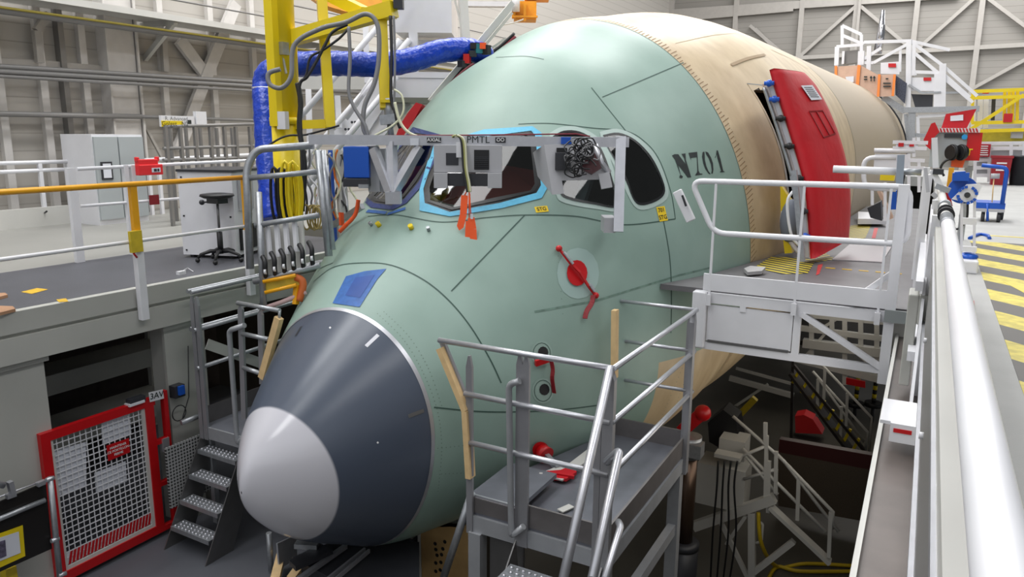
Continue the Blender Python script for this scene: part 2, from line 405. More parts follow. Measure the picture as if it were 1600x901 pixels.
# ------------------------------------------------------------------ the aircraft
def fus_mat():
    m = bpy.data.materials.new('primed_skin'); m.use_nodes = True; nt = m.node_tree; b = nt.nodes['Principled BSDF']; L = nt.links.new
    b.inputs['Roughness'].default_value = .46; b.inputs['Specular IOR Level'].default_value = .45
    tc = nt.nodes.new('ShaderNodeTexCoord'); sx = nt.nodes.new('ShaderNodeSeparateXYZ'); L(tc.outputs['Object'], sx.inputs[0])
    n = nt.nodes.new('ShaderNodeTexNoise'); n.inputs['Scale'].default_value = 1.1; n.inputs['Detail'].default_value = 6; L(tc.outputs['Object'], n.inputs['Vector'])
    mp = nt.nodes.new('ShaderNodeMapping'); mp.inputs['Scale'].default_value = (1, 1.6, 1); L(tc.outputs['Object'], mp.inputs[0])
    n2 = nt.nodes.new('ShaderNodeTexNoise'); n2.inputs['Scale'].default_value = 2; n2.inputs['Detail'].default_value = 4; L(mp.outputs[0], n2.inputs['Vector'])
    g = nt.nodes.new('ShaderNodeValToRGB'); e = g.color_ramp.elements
    e[0].position = .3; e[0].color = (*S(132, 156, 146), 1); e[1].position = .72; e[1].color = (*S(150, 174, 164), 1); L(n.outputs['Fac'], g.inputs[0])
    t = nt.nodes.new('ShaderNodeValToRGB'); e = t.color_ramp.elements
    e[0].position = .3; e[0].color = (*S(184, 162, 128), 1); e[1].position = .75; e[1].color = (*S(210, 190, 156), 1); L(n2.outputs['Fac'], t.inputs[0])
    gt = nt.nodes.new('ShaderNodeMath'); gt.operation = 'GREATER_THAN'; gt.inputs[1].default_value = SEAM_Y; L(sx.outputs['Y'], gt.inputs[0])
    g2 = nt.nodes.new('ShaderNodeMath'); g2.operation = 'GREATER_THAN'; g2.inputs[1].default_value = 8.05; L(sx.outputs['Y'], g2.inputs[0])
    g3 = nt.nodes.new('ShaderNodeMath'); g3.operation = 'LESS_THAN'; g3.inputs[1].default_value = -.9; L(sx.outputs['Z'], g3.inputs[0])
    g4 = nt.nodes.new('ShaderNodeMath'); g4.operation = 'MULTIPLY'; L(g2.outputs[0], g4.inputs[0]); L(g3.outputs[0], g4.inputs[1])
    low = nt.nodes.new('ShaderNodeMath'); low.operation = 'MAXIMUM'; L(gt.outputs[0], low.inputs[0]); L(g4.outputs[0], low.inputs[1])
    mx = nt.nodes.new('ShaderNodeMix'); mx.data_type = 'RGBA'; L(low.outputs[0], mx.inputs[0]); L(g.outputs[0], mx.inputs[6]); L(t.outputs[0], mx.inputs[7])
    # far sections are a little browner
    mr = nt.nodes.new('ShaderNodeMapRange'); mr.inputs[1].default_value = 17.2; mr.inputs[2].default_value = 17.4; L(sx.outputs['Y'], mr.inputs[0])
    m2 = nt.nodes.new('ShaderNodeMix'); m2.data_type = 'RGBA'; L(mr.outputs[0], m2.inputs[0]); L(mx.outputs[2], m2.inputs[6]); m2.inputs[7].default_value = (*S(176, 160, 136), 1)
    L(m2.outputs[2], b.inputs['Base Color'])
    bp = nt.nodes.new('ShaderNodeBump'); bp.inputs['Strength'].default_value = .12; bp.inputs['Distance'].default_value = .05; L(n.outputs['Fac'], bp.inputs['Height']); L(bp.outputs[0], b.inputs['Normal'])
    return m
SKIN = fus_mat()
RADO = mat('radome_coat', S(92, 98, 110), .24, noise=.03, nscale=3, spec=.5)
NOSEC = mat('radome_tip', S(196, 194, 200), .12, noise=.02, spec=.5, coat=.4)
plane = thing('airliner', 'unpainted airliner nose with pale green primer, dark grey radome and red door cover', 'airplane', (-5, 9, -2.55))
D0, D1 = 11.42, 12.7          # door opening along the body
def shrink(poly, d):
    c = V((sum(p[0] for p in poly)/len(poly), sum(p[1] for p in poly)/len(poly)))
    return [(p[0]+(c.x-p[0])*d/max((V(p)-c).length, 1), p[1]+(c.y-p[1])*d/max((V(p)-c).length, 1)) for p in poly]
w1 = [(683, 232), (760, 214), (830, 205), (836, 212), (845, 290), (838, 302), (780, 318), (703, 332), (664, 318), (662, 296)]
t1 = [(676, 228), (757, 203), (832, 198), (846, 208), (855, 294), (846, 310), (784, 326), (703, 339), (656, 330), (656, 297)]
w2 = [(595, 262), (632, 226), (650, 208), (684, 214), (676, 245), (655, 285), (632, 312), (612, 322), (585, 318), (570, 306)]
t2 = [(588, 258), (628, 220), (646, 199), (692, 212), (682, 249), (661, 290), (636, 318), (614, 329), (580, 325), (562, 308)]
w3 = [(862, 212), (880, 203), (905, 204), (930, 218), (945, 240), (958, 280), (966, 324), (930, 322), (885, 313), (872, 300), (866, 260)]
w4 = [(940, 210), (965, 206), (992, 217), (1018, 243), (1034, 275), (1040, 300), (1030, 314), (1005, 323), (990, 316), (976, 285), (958, 250), (946, 228)]
def glass_mat():
    m = bpy.data.materials.new('cockpit_glass'); m.use_nodes = True; nt = m.node_tree; L = nt.links.new
    nt.nodes.remove(nt.nodes['Principled BSDF']); out = nt.nodes['Material Output']
    tr = nt.nodes.new('ShaderNodeBsdfTransparent'); tr.inputs[0].default_value = (.42, .46, .42, 1)
    gl = nt.nodes.new('ShaderNodeBsdfGlossy'); gl.inputs['Roughness'].default_value = .04
    lw = nt.nodes.new('ShaderNodeLayerWeight'); lw.inputs['Blend'].default_value = .5; pw = nt.nodes.new('ShaderNodeMath'); pw.operation = 'POWER'; pw.inputs[1].default_value = 4; L(lw.outputs['Facing'], pw.inputs[0])
    fr = nt.nodes.new('ShaderNodeMath'); fr.operation = 'MULTIPLY_ADD'; fr.inputs[1].default_value = .8; fr.inputs[2].default_value = .07; L(pw.outputs[0], fr.inputs[0])
    mx = nt.nodes.new('ShaderNodeMixShader'); L(fr.outputs[0], mx.inputs[0]); L(tr.outputs[0], mx.inputs[1]); L(gl.outputs[0], mx.inputs[2]); L(mx.outputs[0], out.inputs['Surface'])
    return m
def to_px(q):
    d = q-CAM; z = d.dot(FWD); return 800+F_PX*d.dot(RGT)/z, 450.5-F_PX*d.dot(UPV)/z
def inside(x, y, poly):
    c = False; n = len(poly)
    for i in range(n):
        (x1, y1), (x2, y2) = poly[i], poly[i-1]
        if (y1 > y) != (y2 > y) and x < (x2-x1)*(y-y1)/(y2-y1)+x1: c = not c
    return c
holes = [shrink(q, 5) for q in (w1, w2, w3, w4)]
ys = [JOINT_Y+(8.8-JOINT_Y)*i/96 for i in range(97)]+[8.8+(D0-8.8)*i/24 for i in range(1, 25)]+[D0+(D1-D0)*i/6 for i in range(1, 7)]+[D1+(END_Y-D1)*i/24 for i in range(1, 25)]
fb = body_mesh(ys, nth=432)
def in_door(f):
    c = [sum(fb.v[i][k] for i in f)/4 for k in range(3)]
    return D0 < c[1] < D1 and 0.0 < c[2] < 2.3 and c[0] > AXIS_X*AS+1
gone = set()
for i, q in enumerate(fb.v):
    if not 5.6 < q[1] < 8.9 or q[2] < .3: continue
    x, y = to_px(V(q))
    if 560 < x < 1045 and 195 < y < 335 and any(inside(x, y, h_) for h_ in holes) and (hit(x, y)[0]-V(q)).length < .25: gone.add(i)
keep = [i for i, f in enumerate(fb.f) if not in_door(f) and not any(k in gone for k in f)]
fb.f = [fb.f[i] for i in keep]; fb.m = [0]*len(keep); fb.sm = [True]*len(keep)
fuse = fb.build('fuselage', SKIN, plane)
# tilted joint of the radome is close to a plain station; radome front
rys = [TIP_Y*AS+.0002+(JOINT_Y-.012-TIP_Y*AS)*(i/40)**2 for i in range(41)]
def rad_mat():
    m = bpy.data.materials.new('radome'); m.use_nodes = True; nt = m.node_tree; b = nt.nodes['Principled BSDF']; L = nt.links.new
    tc = nt.nodes.new('ShaderNodeTexCoord')
    sub = nt.nodes.new('ShaderNodeVectorMath'); sub.operation = 'DISTANCE'; L(tc.outputs['Object'], sub.inputs[0]); sub.inputs[1].default_value = NOSE_C
    mr = nt.nodes.new('ShaderNodeMapRange'); mr.inputs[1].default_value = NOSE_R-.012; mr.inputs[2].default_value = NOSE_R+.012; L(sub.outputs['Value'], mr.inputs[0])
    mx = nt.nodes.new('ShaderNodeMix'); mx.data_type = 'RGBA'; L(mr.outputs[0], mx.inputs[0]); mx.inputs[6].default_value = (*S(200, 199, 206), 1); mx.inputs[7].default_value = (*S(76, 84, 99), 1)
    L(mx.outputs[2], b.inputs['Base Color'])
    m3 = nt.nodes.new('ShaderNodeMapRange'); L(mr.outputs[0], m3.inputs[0]); m3.inputs[3].default_value = .14; m3.inputs[4].default_value = .3; L(m3.outputs[0], b.inputs['Roughness'])
    b.inputs['Specular IOR Level'].default_value = .55
    return m
tipc = body(TIP_Y*AS+.001, 0)
NOSE_C = (tipc.x+.02, tipc.y-.25, CAM_Z+(-1.8-CAM_Z)*AS); NOSE_R = .97
RADM = rad_mat()
body_mesh(rys).build('radome', RADM, plane)
rim = MB(); rim.smooth = True
def ringband(mb, y0, y1, off, nth=NTH):
    o = len(mb.v)
    for y in (y0, y1):
        c = V((AXIS_X*AS, y, body(y, pi/2).z*.5+body(y, -pi/2).z*.5))
        for k in range(nth):
            p = body(y, 2*pi*k/nth); d = (p-c).normalized(); mb.v.append(tuple(p+d*off))
    for k in range(nth): k2 = (k+1) % nth; mb.face((o+k, o+k2, o+nth+k2, o+nth+k))
ringband(rim, JOINT_Y-.03, JOINT_Y+.0, .005)
rim.build('radome_rim', ALU, plane)
e_ = MB(); e_.smooth = True; ringband(e_, SEAM_Y-.006, SEAM_Y+.006, .002); e_.build('section_seam', SEALM, plane); e_ = MB(); e_.smooth = True; ringband(e_, 17.25, 17.28, .003); e_.build('section_seam', SEALM, plane)
# ribs of sealant dashes aft of the seam and rivet rows
da = MB()
for k in range(0, 150):
    th = -1.2+k*.0195
    L_ = .09+.09*random.random()
    a, b_ = body(SEAM_Y+.02, th), body(SEAM_Y+.02+L_, th); c = body(SEAM_Y+.02, th+.0035); d = body(SEAM_Y+.02+L_, th+.0035)
    n = V((cos(th), 0, sin(th)))*.004
    da.add([a+n, b_+n, d+n, c+n], [(0, 1, 2, 3)])
da.build('sealant_dashes', mat('brown_sealant', S(132, 104, 72), .7), plane)['kind'] = 'stuff'

def hitn(x, y, off):
    p, n = hit(x, y); return p+n*off
def strip_px(pts, w, m, name, off=.003, parent=plane, n=14, closed=False, mb=None):
    """a ribbon lying on the skin that follows the traced line"""
    out = []
    P2 = [V((a, b, 0)) for a, b in pts]
    q = spline(P2, n) if len(P2) > 2 else [P2[0].lerp(P2[1], i/n) for i in range(n+1)]
    H = [hit(p.x, p.y) for p in q]
    own = mb is None; mb = mb or MB(); o = len(mb.v)
    for i, (p, nn) in enumerate(H):
        t = (H[min(i+1, len(H)-1)][0]-H[max(i-1, 0)][0]).normalized(); s = t.cross(nn).normalized()
        mb.v += [tuple(p+nn*off+s*w/2), tuple(p+nn*off-s*w/2)]
    for i in range(len(H)-1): mb.face((o+2*i, o+2*i+1, o+2*i+3, o+2*i+2))
    return mb.build(name, m, parent) if own else mb
def patch_px(poly, m, name, off=.004, parent=plane, rings=6, ctr=None, sub=5, curve=False, mb=None, thick=0):
    P2 = [V((a, b, 0)) for a, b in poly]; N = len(P2)
    if curve: E_ = spline(P2+[P2[0]], sub)[:-1]
    else:
        E_ = []
        for i in range(N):
            for k in range(sub): E_.append(P2[i].lerp(P2[(i+1) % N], k/sub))
    c = V((*ctr, 0)) if ctr else sum(P2, V((0, 0, 0)))/N
    own = mb is None; mb = mb or MB(); s0 = mb.smooth; mb.smooth = True; M_ = len(E_); o = len(mb.v); mb.v.append(tuple(hitn(c.x, c.y, off)))
    for r in range(1, rings+1):
        for e in E_:
            q = c.lerp(e, r/rings); mb.v.append(tuple(hitn(q.x, q.y, off)))
    for k in range(M_): mb.face((o, o+1+k, o+1+(k+1) % M_))
    for r in range(rings-1):
        for k in range(M_):
            k2 = (k+1) % M_; a = o+1+r*M_; mb.face((a+k, a+M_+k, a+M_+k2, a+k2))
    mb.smooth = s0
    return mb.build(name, m, parent) if own else mb
def frame_px(outer, inner, m, name, off=.006, parent=plane, sub=4, curve=False, mb=None):
    own = mb is None; mb = mb or MB(); N = len(outer)
    def ed(P):
        P = [V((a, b, 0)) for a, b in P]
        if curve: return spline(P+[P[0]], sub)[:-1]
        return [P[i].lerp(P[(i+1) % N], k/sub) for i in range(N) for k in range(sub)]
    A, B_ = ed(outer), ed(inner); o = len(mb.v); n = len(A)
    for a in A: mb.v.append(tuple(hitn(a.x, a.y, off)))
    for a in B_: mb.v.append(tuple(hitn(a.x, a.y, off)))
    for k in range(n): k2 = (k+1) % n; mb.face((o+k, o+k2, o+n+k2, o+n+k))
    return mb.build(name, m, parent) if own else mb
# panel lines
PL = [
 [(490, 440), (520, 418), (560, 411), (610, 414), (660, 436), (700, 468), (735, 510), (765, 560), (783, 598)],
 [(497, 425), (503, 418), (520, 411)],
 [(705, 455), (820, 336)], [(575, 338), (620, 336), (690, 347), (760, 340), (820, 336), (900, 338), (975, 351), (1055, 342)],
 [(1055, 342), (1048, 300), (1030, 250), (1008, 222), (978, 205), (925, 200), (860, 193), (810, 194)],
 [(924, 137), (950, 170), (978, 205)], [(941, 152), (1068, 98)],
 [(1036, 342), (1046, 400), (1049, 460), (1048, 520)],
 [(678, 636), (760, 643), (860, 641), (940, 632)], [(775, 90), (820, 88), (850, 93)],
]
pl = MB()
for q in PL: strip_px(q, .014, None, '', mb=pl)
pl.build('panel_seams', SEALM, plane)
sm_ = MB()
for a, b_ in (((835, 487), (930, 470)), ((930, 470), (1060, 430)), ((1060, 430), (1110, 418))): strip_px([a, b_], .022, None, '', mb=sm_, n=9)
sm_.build('smear_line', mat('smear', S(108, 134, 122), .6, noise=.3, nscale=12), plane)
dk = MB()
for q in ([(1142, 102), (1168, 92), (1195, 86)],): strip_px(q, .05, None, '', mb=dk, off=.012)
strip_px([(1205, 78), (1235, 92), (1262, 108)], .018, None, '', mb=dk); strip_px([(1055, 68), (1110, 56), (1150, 52)], .01, None, '', mb=dk)
dk.build('lap_strips', mat('tan_seam', S(160, 136, 104), .6), plane)
# rivet rows
rv = MB()
def rivets(pts, step, r=.006):
    P2 = [V((a, b, 0)) for a, b in pts]; q = spline(P2, 40) if len(P2) > 2 else [P2[0].lerp(P2[1], i/60) for i in range(61)]
    last = None
    for p in q:
        h, n = hit(p.x, p.y)
        if last is not None and (h-last).length < step: continue
        last = h; x = n.orthogonal().normalized(); yv = n.cross(x); o = len(rv.v)
        for k in range(6): rv.v.append(tuple(h+n*.002+(x*cos(k*pi/3)+yv*sin(k*pi/3))*r))
        rv.face([o+k for k in range(6)])
rivets([(590, 490), (630, 530), (660, 580), (683, 640), (690, 700), (684, 770)], .035)
rivets([(600, 487), (640, 527), (670, 577), (691, 637)], .035)
rivets([(684, 700), (740, 694)], .04); rivets([(690, 740), (735, 738)], .04)
rivets([(872, 400), (880, 500)], .07); rivets([(1066, 575), (1030, 660)], .05); rivets([(1080, 565), (1050, 650)], .05); rivets([(1075, 120), (1130, 180), (1165, 260), (1178, 340)], .05)
rv.build('rivets', mat('rivet', S(110, 132, 120), .5), plane)['kind'] = 'stuff'

# windows --------------------------------------------------------
def window(outer, pane, frame_m, label=None, curve=False, tape=None, tape_m=None, k=10):
    f = patch_px(outer, frame_m, 'window_frame', .006, curve=curve)
    g = patch_px(pane, GLASS, 'window_pane', .012, parent=f, curve=curve)
    if tape: frame_px(tape, outer, tape_m, 'masking_tape', .010, curve=curve)
    return f
BF = mat('window_seal', S(26, 28, 30), .35)
GF = mat('grey_edge', S(172, 190, 184), .4)
GLS = glass_mat()
for w_, t_, tm_, fm_, cv_, sh_ in ((w1, t1, CYAN, BF, False, 9), (w2, t2, DTAPE, BF, False, 8), (w3, None, None, GF, True, 5), (w4, None, None, GF, True, 5)):
    f_ = frame_px(shrink(w_, -5) if cv_ else w_, shrink(w_, sh_), fm_, 'window_frame', .006, curve=cv_)
    frame_px(shrink(w_, sh_*.45), shrink(w_, sh_+1), BF, 'window_seal', .012, parent=f_, curve=cv_)
    patch_px(shrink(w_, sh_*.8), GLS, 'window_pane', .009, parent=f_, curve=cv_, sub=4 if cv_ else 5)
    if t_: frame_px(t_, w_, tm_, 'masking_tape', .011)
# cockpit interior behind the panes
OLV = mat('cockpit_lining', S(70, 72, 62), .7, noise=.2, nscale=3)
MB().prism([AD(628, 250, 9.9), AD(665, 195, 9.9), AD(1045, 190, 10.0), AD(1045, 325, 10.0), AD(640, 325, 9.9)], FWD*.04).build('cockpit_bulkhead', OLV, plane)
MB().prism([AD(735, 268, 8.95), AD(790, 258, 8.95), AD(836, 266, 8.75), AD(840, 300, 8.75), AD(770, 316, 8.8), AD(700, 326, 8.8), AD(690, 312, 8.8)], FWD*.2).build('red_glareshield_cover', mat('faded_red', S(150, 52, 50), .6), plane)
MB().prism([AD(598, 300, 9.1), AD(640, 262, 9.1), AD(660, 258, 9.1), AD(640, 300, 9.1), AD(615, 316, 9.1)], FWD*.2).build('red_seat_cover', mat('faded_red', (0, 0, 0)), plane)
MB().tube(spline([AD(668, 300, 8.75), AD(690, 318, 8.7), AD(730, 324, 8.65), AD(780, 318, 8.6), AD(830, 304, 8.5)], 6), .02, 6).build('windshield_trim', PLAST, plane)
MB().prism([AD(690, 300, 9.0), AD(740, 268, 9.0), AD(722, 306, 9.0)], FWD*.1).build('dash_panel', PLAST, plane)
MB().bar(AD(905, 320, 8.9), AD(925, 262, 9.3), .12, .1).build('seat_back', mat('blue_grey', S(120, 130, 145), .6), plane)
# tape patches
patch_px([(541, 432), (570, 424), (604, 420), (590, 436), (562, 480), (520, 474)], BTAPE, 'tape_patch', .006)
patch_px([(556, 434), (586, 430), (563, 466), (540, 462)], mat('deep_blue_tape', S(36, 76, 150), .5, noise=.1), 'tape_patch', .009)
strip_px([(574, 330), (604, 333)], .045, BTAPE, 'tape_patch', .008, n=4); strip_px([(606, 335), (634, 326)], .045, BTAPE, 'tape_patch', .009, n=4)
# radome lightning strips
for a, b_, m_ in (((572, 541), (591, 523), ALU), ((638, 650), (662, 641), STEEL), ((462, 525), (471, 510), CHAR)): strip_px([a, b_], .035, m_, 'lightning_strip', .004, n=3)
st = MB()
for x, y in ((516, 512), (590, 691)): patch_px([(x-2, y), (x, y-2), (x+2, y), (x, y+2)], None, '', .004, mb=st, rings=1, sub=1)
st.build('fastener', WTXT, plane)
# yellow capped probes
for x, y, m_, r in ((593, 353, YEL, .026), (643, 357, YEL, .026), (581, 352, GALV, .018), (670, 360, GALV, .018)):
    p, n = hit(x, y); MB().cyl(p, p+n*.05, r, 12).build('drain_cap', m_, plane)
# registration number, painted stencil
Z3 = lambda x, y: (1040+x/15.02, 225+y/15.02)
nm = MB()
glyphs = [
 [(145, 270), (205, 240), (290, 240), (460, 470), (430, 330), (365, 235), (460, 220), (470, 370), (595, 780), (515, 785), (290, 495), (350, 725), (400, 760), (385, 800), (320, 795), (325, 745), (345, 730), (270, 520), (215, 370)],
 [(530, 210), (735, 185), (745, 330), (765, 630), (800, 690), (860, 700), (855, 715), (690, 740), (690, 725), (735, 660), (740, 600), (725, 310), (590, 325), (590, 380)],
 [(890, 180), (860, 200), (850, 300), (880, 460), (930, 590), (1000, 690), (1035, 710), (1050, 700), (1000, 640), (950, 520), (915, 370), (912, 270), (905, 185)],
 [(925, 175), (990, 200), (1060, 320), (1105, 450), (1115, 600), (1100, 690), (1075, 700), (1065, 690), (1080, 620), (1060, 480), (1010, 340), (940, 230)],
 [(1190, 150), (1220, 150), (1280, 350), (1345, 630), (1390, 655), (1270, 665), (1265, 655), (1295, 630), (1240, 430), (1210, 330), (1195, 250), (1160, 330), (1145, 320), (1180, 260)],
]
for g in glyphs:
    P2 = [V((*Z3(*p), 0)) for p in g]
    tri = tessellate_polygon([P2]); o = len(nm.v)
    for p in P2: nm.v.append(tuple(hitn(p.x, p.y, .005)))
    for t_ in tri: nm.face([o+i for i in t_])
nm.build('registration_number', INK, plane)
def label_px(cx, cy, wpx, hpx, txts, m=YLAB):
    p, n = hit(cx, cy); pr, _ = hit(cx+wpx/2, cy-1); pl_, _ = hit(cx-wpx/2, cy+1); x = (pr-pl_).normalized(); yv = n.cross(x).normalized()
    if yv.z < 0: yv = -yv
    W_ = (pr-pl_).length; s = W_/wpx; H_ = hpx*s*1.1
    b = MB(); c = p+n*.006
    b.add([c-x*W_/2-yv*H_/2, c+x*W_/2-yv*H_/2, c+x*W_/2+yv*H_/2, c-x*W_/2+yv*H_/2], [(0, 1, 2, 3)]); b.build('yellow_label', m, plane)
    q = MB()
    for i, t_ in enumerate(txts): letters(MB(), t_, H_*.75/len(txts)*1.1, c+yv*H_*(.5-(i+.5)/len(txts)), x, x.cross(yv).cross(x), .003, .0008).build('label_print', INK, plane)
label_px(846, 327, 20, 9, ['STG']); label_px(1034, 334, 13, 15, ['701', 'STG'])
# pitot style covers: red discs with straps
def redcover(cx, cy, rx, ry, name='probe_cover'):
    pts = [(cx+rx*cos(a*pi/8), cy+ry*sin(a*pi/8)) for a in range(16)]
    return patch_px(pts, RED, name, .022, rings=2, sub=1)
halo = [(903+33*cos(a*pi/8), 427+40*sin(a*pi/8)) for a in range(16)]
patch_px(halo, mat('pale_primer', S(158, 182, 176), .4), 'primer_spot', .004, rings=2, sub=1)
rc = redcover(900, 427, 16, 20); redcover(900, 427, 8, 10, 'probe_cover')
b = MB()
pts_ = [hitn(870, 391, .05), hitn(885, 412, .06), hitn(900, 428, .07), hitn(914, 447, .05), hitn(928, 462, .03)]
for a, c in zip(pts_, pts_[1:]): b.bar(a, c, .03, .016, (1, 0, 0))
for q in (pts_[0], pts_[-1]): b.ball(q, .035)
b.build('cover_strap', RED, plane)
MB().bar(hitn(876, 398, .075), hitn(889, 416, .085), .03, .012, (1, 0, 0)).build('strap_buckle', ALU, plane); MB().bar(hitn(916, 446, .065), hitn(924, 456, .055), .03, .012, (1, 0, 0)).build('strap_buckle', ALU, plane)
b = MB(); P2 = spline([hitn(922, 462, .05), hitn(919, 474, .06), hitn(912, 486, .05), hitn(909, 498, .05)], 4)
for a, c in zip(P2, P2[1:]): b.bar(a, c, .05, .008, (0, 1, 0))
b.build('warning_ribbon', mat('dark_red', S(130, 16, 26), .6), plane)
# static ports
for cx, cy in ((846, 552), (848, 610)):
    patch_px([(cx+17*cos(a*pi/8), cy+20*sin(a*pi/8)) for a in range(16)], mat('pale_primer2', S(150, 174, 164), .4), 'port_plate', .004, rings=2, sub=1)
    frame_px([(cx+14*cos(a*pi/8), cy+17*sin(a*pi/8)) for a in range(16)], [(cx+13*cos(a*pi/8), cy+16*sin(a*pi/8)) for a in range(16)], SEALM, 'port_ring', .006, sub=1)
    patch_px([(cx+2+8*cos(a*pi/6), cy-2+9*sin(a*pi/6)) for a in range(12)], BLACK, 'port_hole', .008, rings=2, sub=1)
MB().bar(hitn(834, 567, .03), hitn(852, 560, .05), .06, .03, (1, 0, 0)).build('port_plug', RED, plane)
b = MB(); P2 = spline([hitn(855, 557, .05), hitn(858, 575, .06), hitn(857, 590, .06), hitn(862, 612, .04)], 4)
for a, c in zip(P2, P2[1:]): b.bar(a, c, .04, .008, (0, 1, 0))
b.build('warning_ribbon', mat('dark_red', S(130, 16, 26), .6), plane)
redcover(843, 701, 13, 13)
pq, nq = hit(843, 701); MB().cyl(pq, pq+nq*.12, .07, 16, .09).build('probe_cover', RED, plane); MB().bar(pq+nq*.08, pq+nq*.3+V((0, 0, -.02)), .05).build('probe_mast', GALV, plane)

# door opening ---------------------------------------------------
def zth(y, z):   # angle on port side for a height
    lo, hi = -1.2, 1.4
    for _ in range(30):
        m_ = (lo+hi)/2
        if body(y, m_).z < z: lo = m_
        else: hi = m_
    return lo
fr = MB(); lin = MB()
za, zb_ = -.02, 2.32
edge = []
for k in range(13): edge.append((D0, za+(zb_-za)*k/12))
for k in range(1, 6): edge.append((D0+(D1-D0)*k/6, zb_))
for k in range(13): edge.append((D1, zb_-(zb_-za)*k/12))
for k in range(1, 6): edge.append((D1-(D1-D0)*k/6, za))
pe = [body(y, zth(y, z)) for y, z in edge]
cy_, cz_ = (D0+D1)/2, (za+zb_)/2
N = len(pe)
out_ = []; inn = []; dep = []
for (y, z), p in zip(edge, pe):
    oy = y+(.05 if y > cy_ else -.05 if y < cy_ else 0); oz = z+(.05 if z > cz_ else -.05)
    n = V((1, 0, .15)).normalized()
    q = body(oy, zth(oy, oz)); out_.append(q+n*.006); inn.append(p+n*.006+V((0, (cy_-y)*.06, (cz_-z)*.03))); dep.append(p-V((.32, 0, 0))+V((0, (cy_-y)*.06, (cz_-z)*.03)))
fr.v = [tuple(p) for p in out_+inn]
for k in range(N): k2 = (k+1) % N; fr.face((k, k2, N+k2, N+k))
fr.build('door_surround', mat('grey_jamb', S(168, 172, 172), .4), plane)
lin.v = [tuple(p) for p in inn+dep]
for k in range(N): k2 = (k+1) % N; lin.face((k, k2, N+k2, N+k))
lin.build('door_jamb', mat('brown_jamb', S(120, 100, 80), .5), plane)
MB().bx(pe[0].x-1.2, pe[0].x-1.15, D0-.3, D1+.3, -.3, 2.5).build('cabin_lining', mat('cabin_green', S(120, 140, 120), .6), plane)
# the door itself, standing proud of the skin
YL, YR = 10.35, 11.55
Lp = [(1204, 106), (1210, 130), (1218, 155), (1228, 185), (1239, 220), (1249, 253), (1258, 288), (1263, 330), (1268, 403)]
Rp = [(1253, 112), (1272, 130), (1288, 158), (1299, 182), (1309, 208), (1319, 242), (1326, 280), (1328, 325), (1325, 374)]
Lp = [AY(x, y, YL)+V((.06, 0, 0)) for x, y in Lp]; Rp = [AY(x, y, YR)+V((.03, 0, 0)) for x, y in Rp]
L2, R2 = spline(Lp, 4), spline(Rp, 4)
dm = MB(); dm.smooth = True; nW = 8; T = .08
rowsF = []; rowsB = []
for a, c in zip(L2, R2):
    i = L2.index(a); tz = (L2[min(i+1, len(L2)-1)]-L2[max(i-1, 0)]).normalized(); w_ = (c-a).normalized(); n = w_.cross(tz).normalized()
    if n.x < 0: n = -n
    rf = []; rb = []
    for k in range(nW+1):
        t = k/nW; e = 1-abs(2*t-1)**6
        p = a.lerp(c, t); top = 1 if 0 < i < len(L2)-1 else .2
        rf.append(p+n*(.05*e*top-.02)); rb.append(p-n*T)
    rowsF.append(rf); rowsB.append(rb)
o = 0
for rf, rb in zip(rowsF, rowsB): dm.v += [tuple(p) for p in rf+rb[::-1]]
C_ = 2*(nW+1)
for i in range(len(L2)-1):
    for k in range(C_): k2 = (k+1) % C_; dm.face((i*C_+k, i*C_+k2, (i+1)*C_+k2, (i+1)*C_+k))
dm.smooth = False; dm.face(range(C_)); dm.face([(len(L2)-1)*C_+k for k in reversed(range(C_))])
dcover = dm.build('door_cover', REDCL, plane)
def on_door(u, v, off=.05):   # u 0..1 across, v 0..1 down
    f = v*(len(L2)-1); i = min(int(f), len(L2)-2); t = f-i
    a = L2[i].lerp(L2[i+1], t); c = R2[i].lerp(R2[i+1], t); w_ = (c-a).normalized(); tz = (L2[i+1]-L2[i]).normalized(); n = w_.cross(tz).normalized()
    if n.x < 0: n = -n
    return a.lerp(c, u)+n*off
pp = MB().add([on_door(.42, .155), on_door(.73, .15), on_door(.8, .25), on_door(.52, .26)], [(0, 1, 2, 3)]); pp.build('paper_notice', PAPER, dcover)
tx = MB()
for k in range(6):
    v = .168+k*.013; tx.add([on_door(.47+k*.012, v, .054), on_door(.68+k*.012, v-.002, .054), on_door(.68+k*.012, v+.003, .054), on_door(.47+k*.012, v+.005, .054)], [(0, 1, 2, 3)])
tx.build('notice_print', INK, dcover)
fl = MB()
quad = [(.4, .34), (.72, .335), (.82, .5), (.52, .51)]
for (a, c) in zip(quad, quad[1:]+quad[:1]): fl.bar(on_door(*a, .032), on_door(*c, .032), .02, .012, (1, 0, 0))
fl.bar(on_door(.56, .34, .036), on_door(.67, .505, .036), .02, .012, (1, 0, 0)); fl.build('window_flap', mat('dark_red_seam', S(140, 8, 20), .6), dcover)
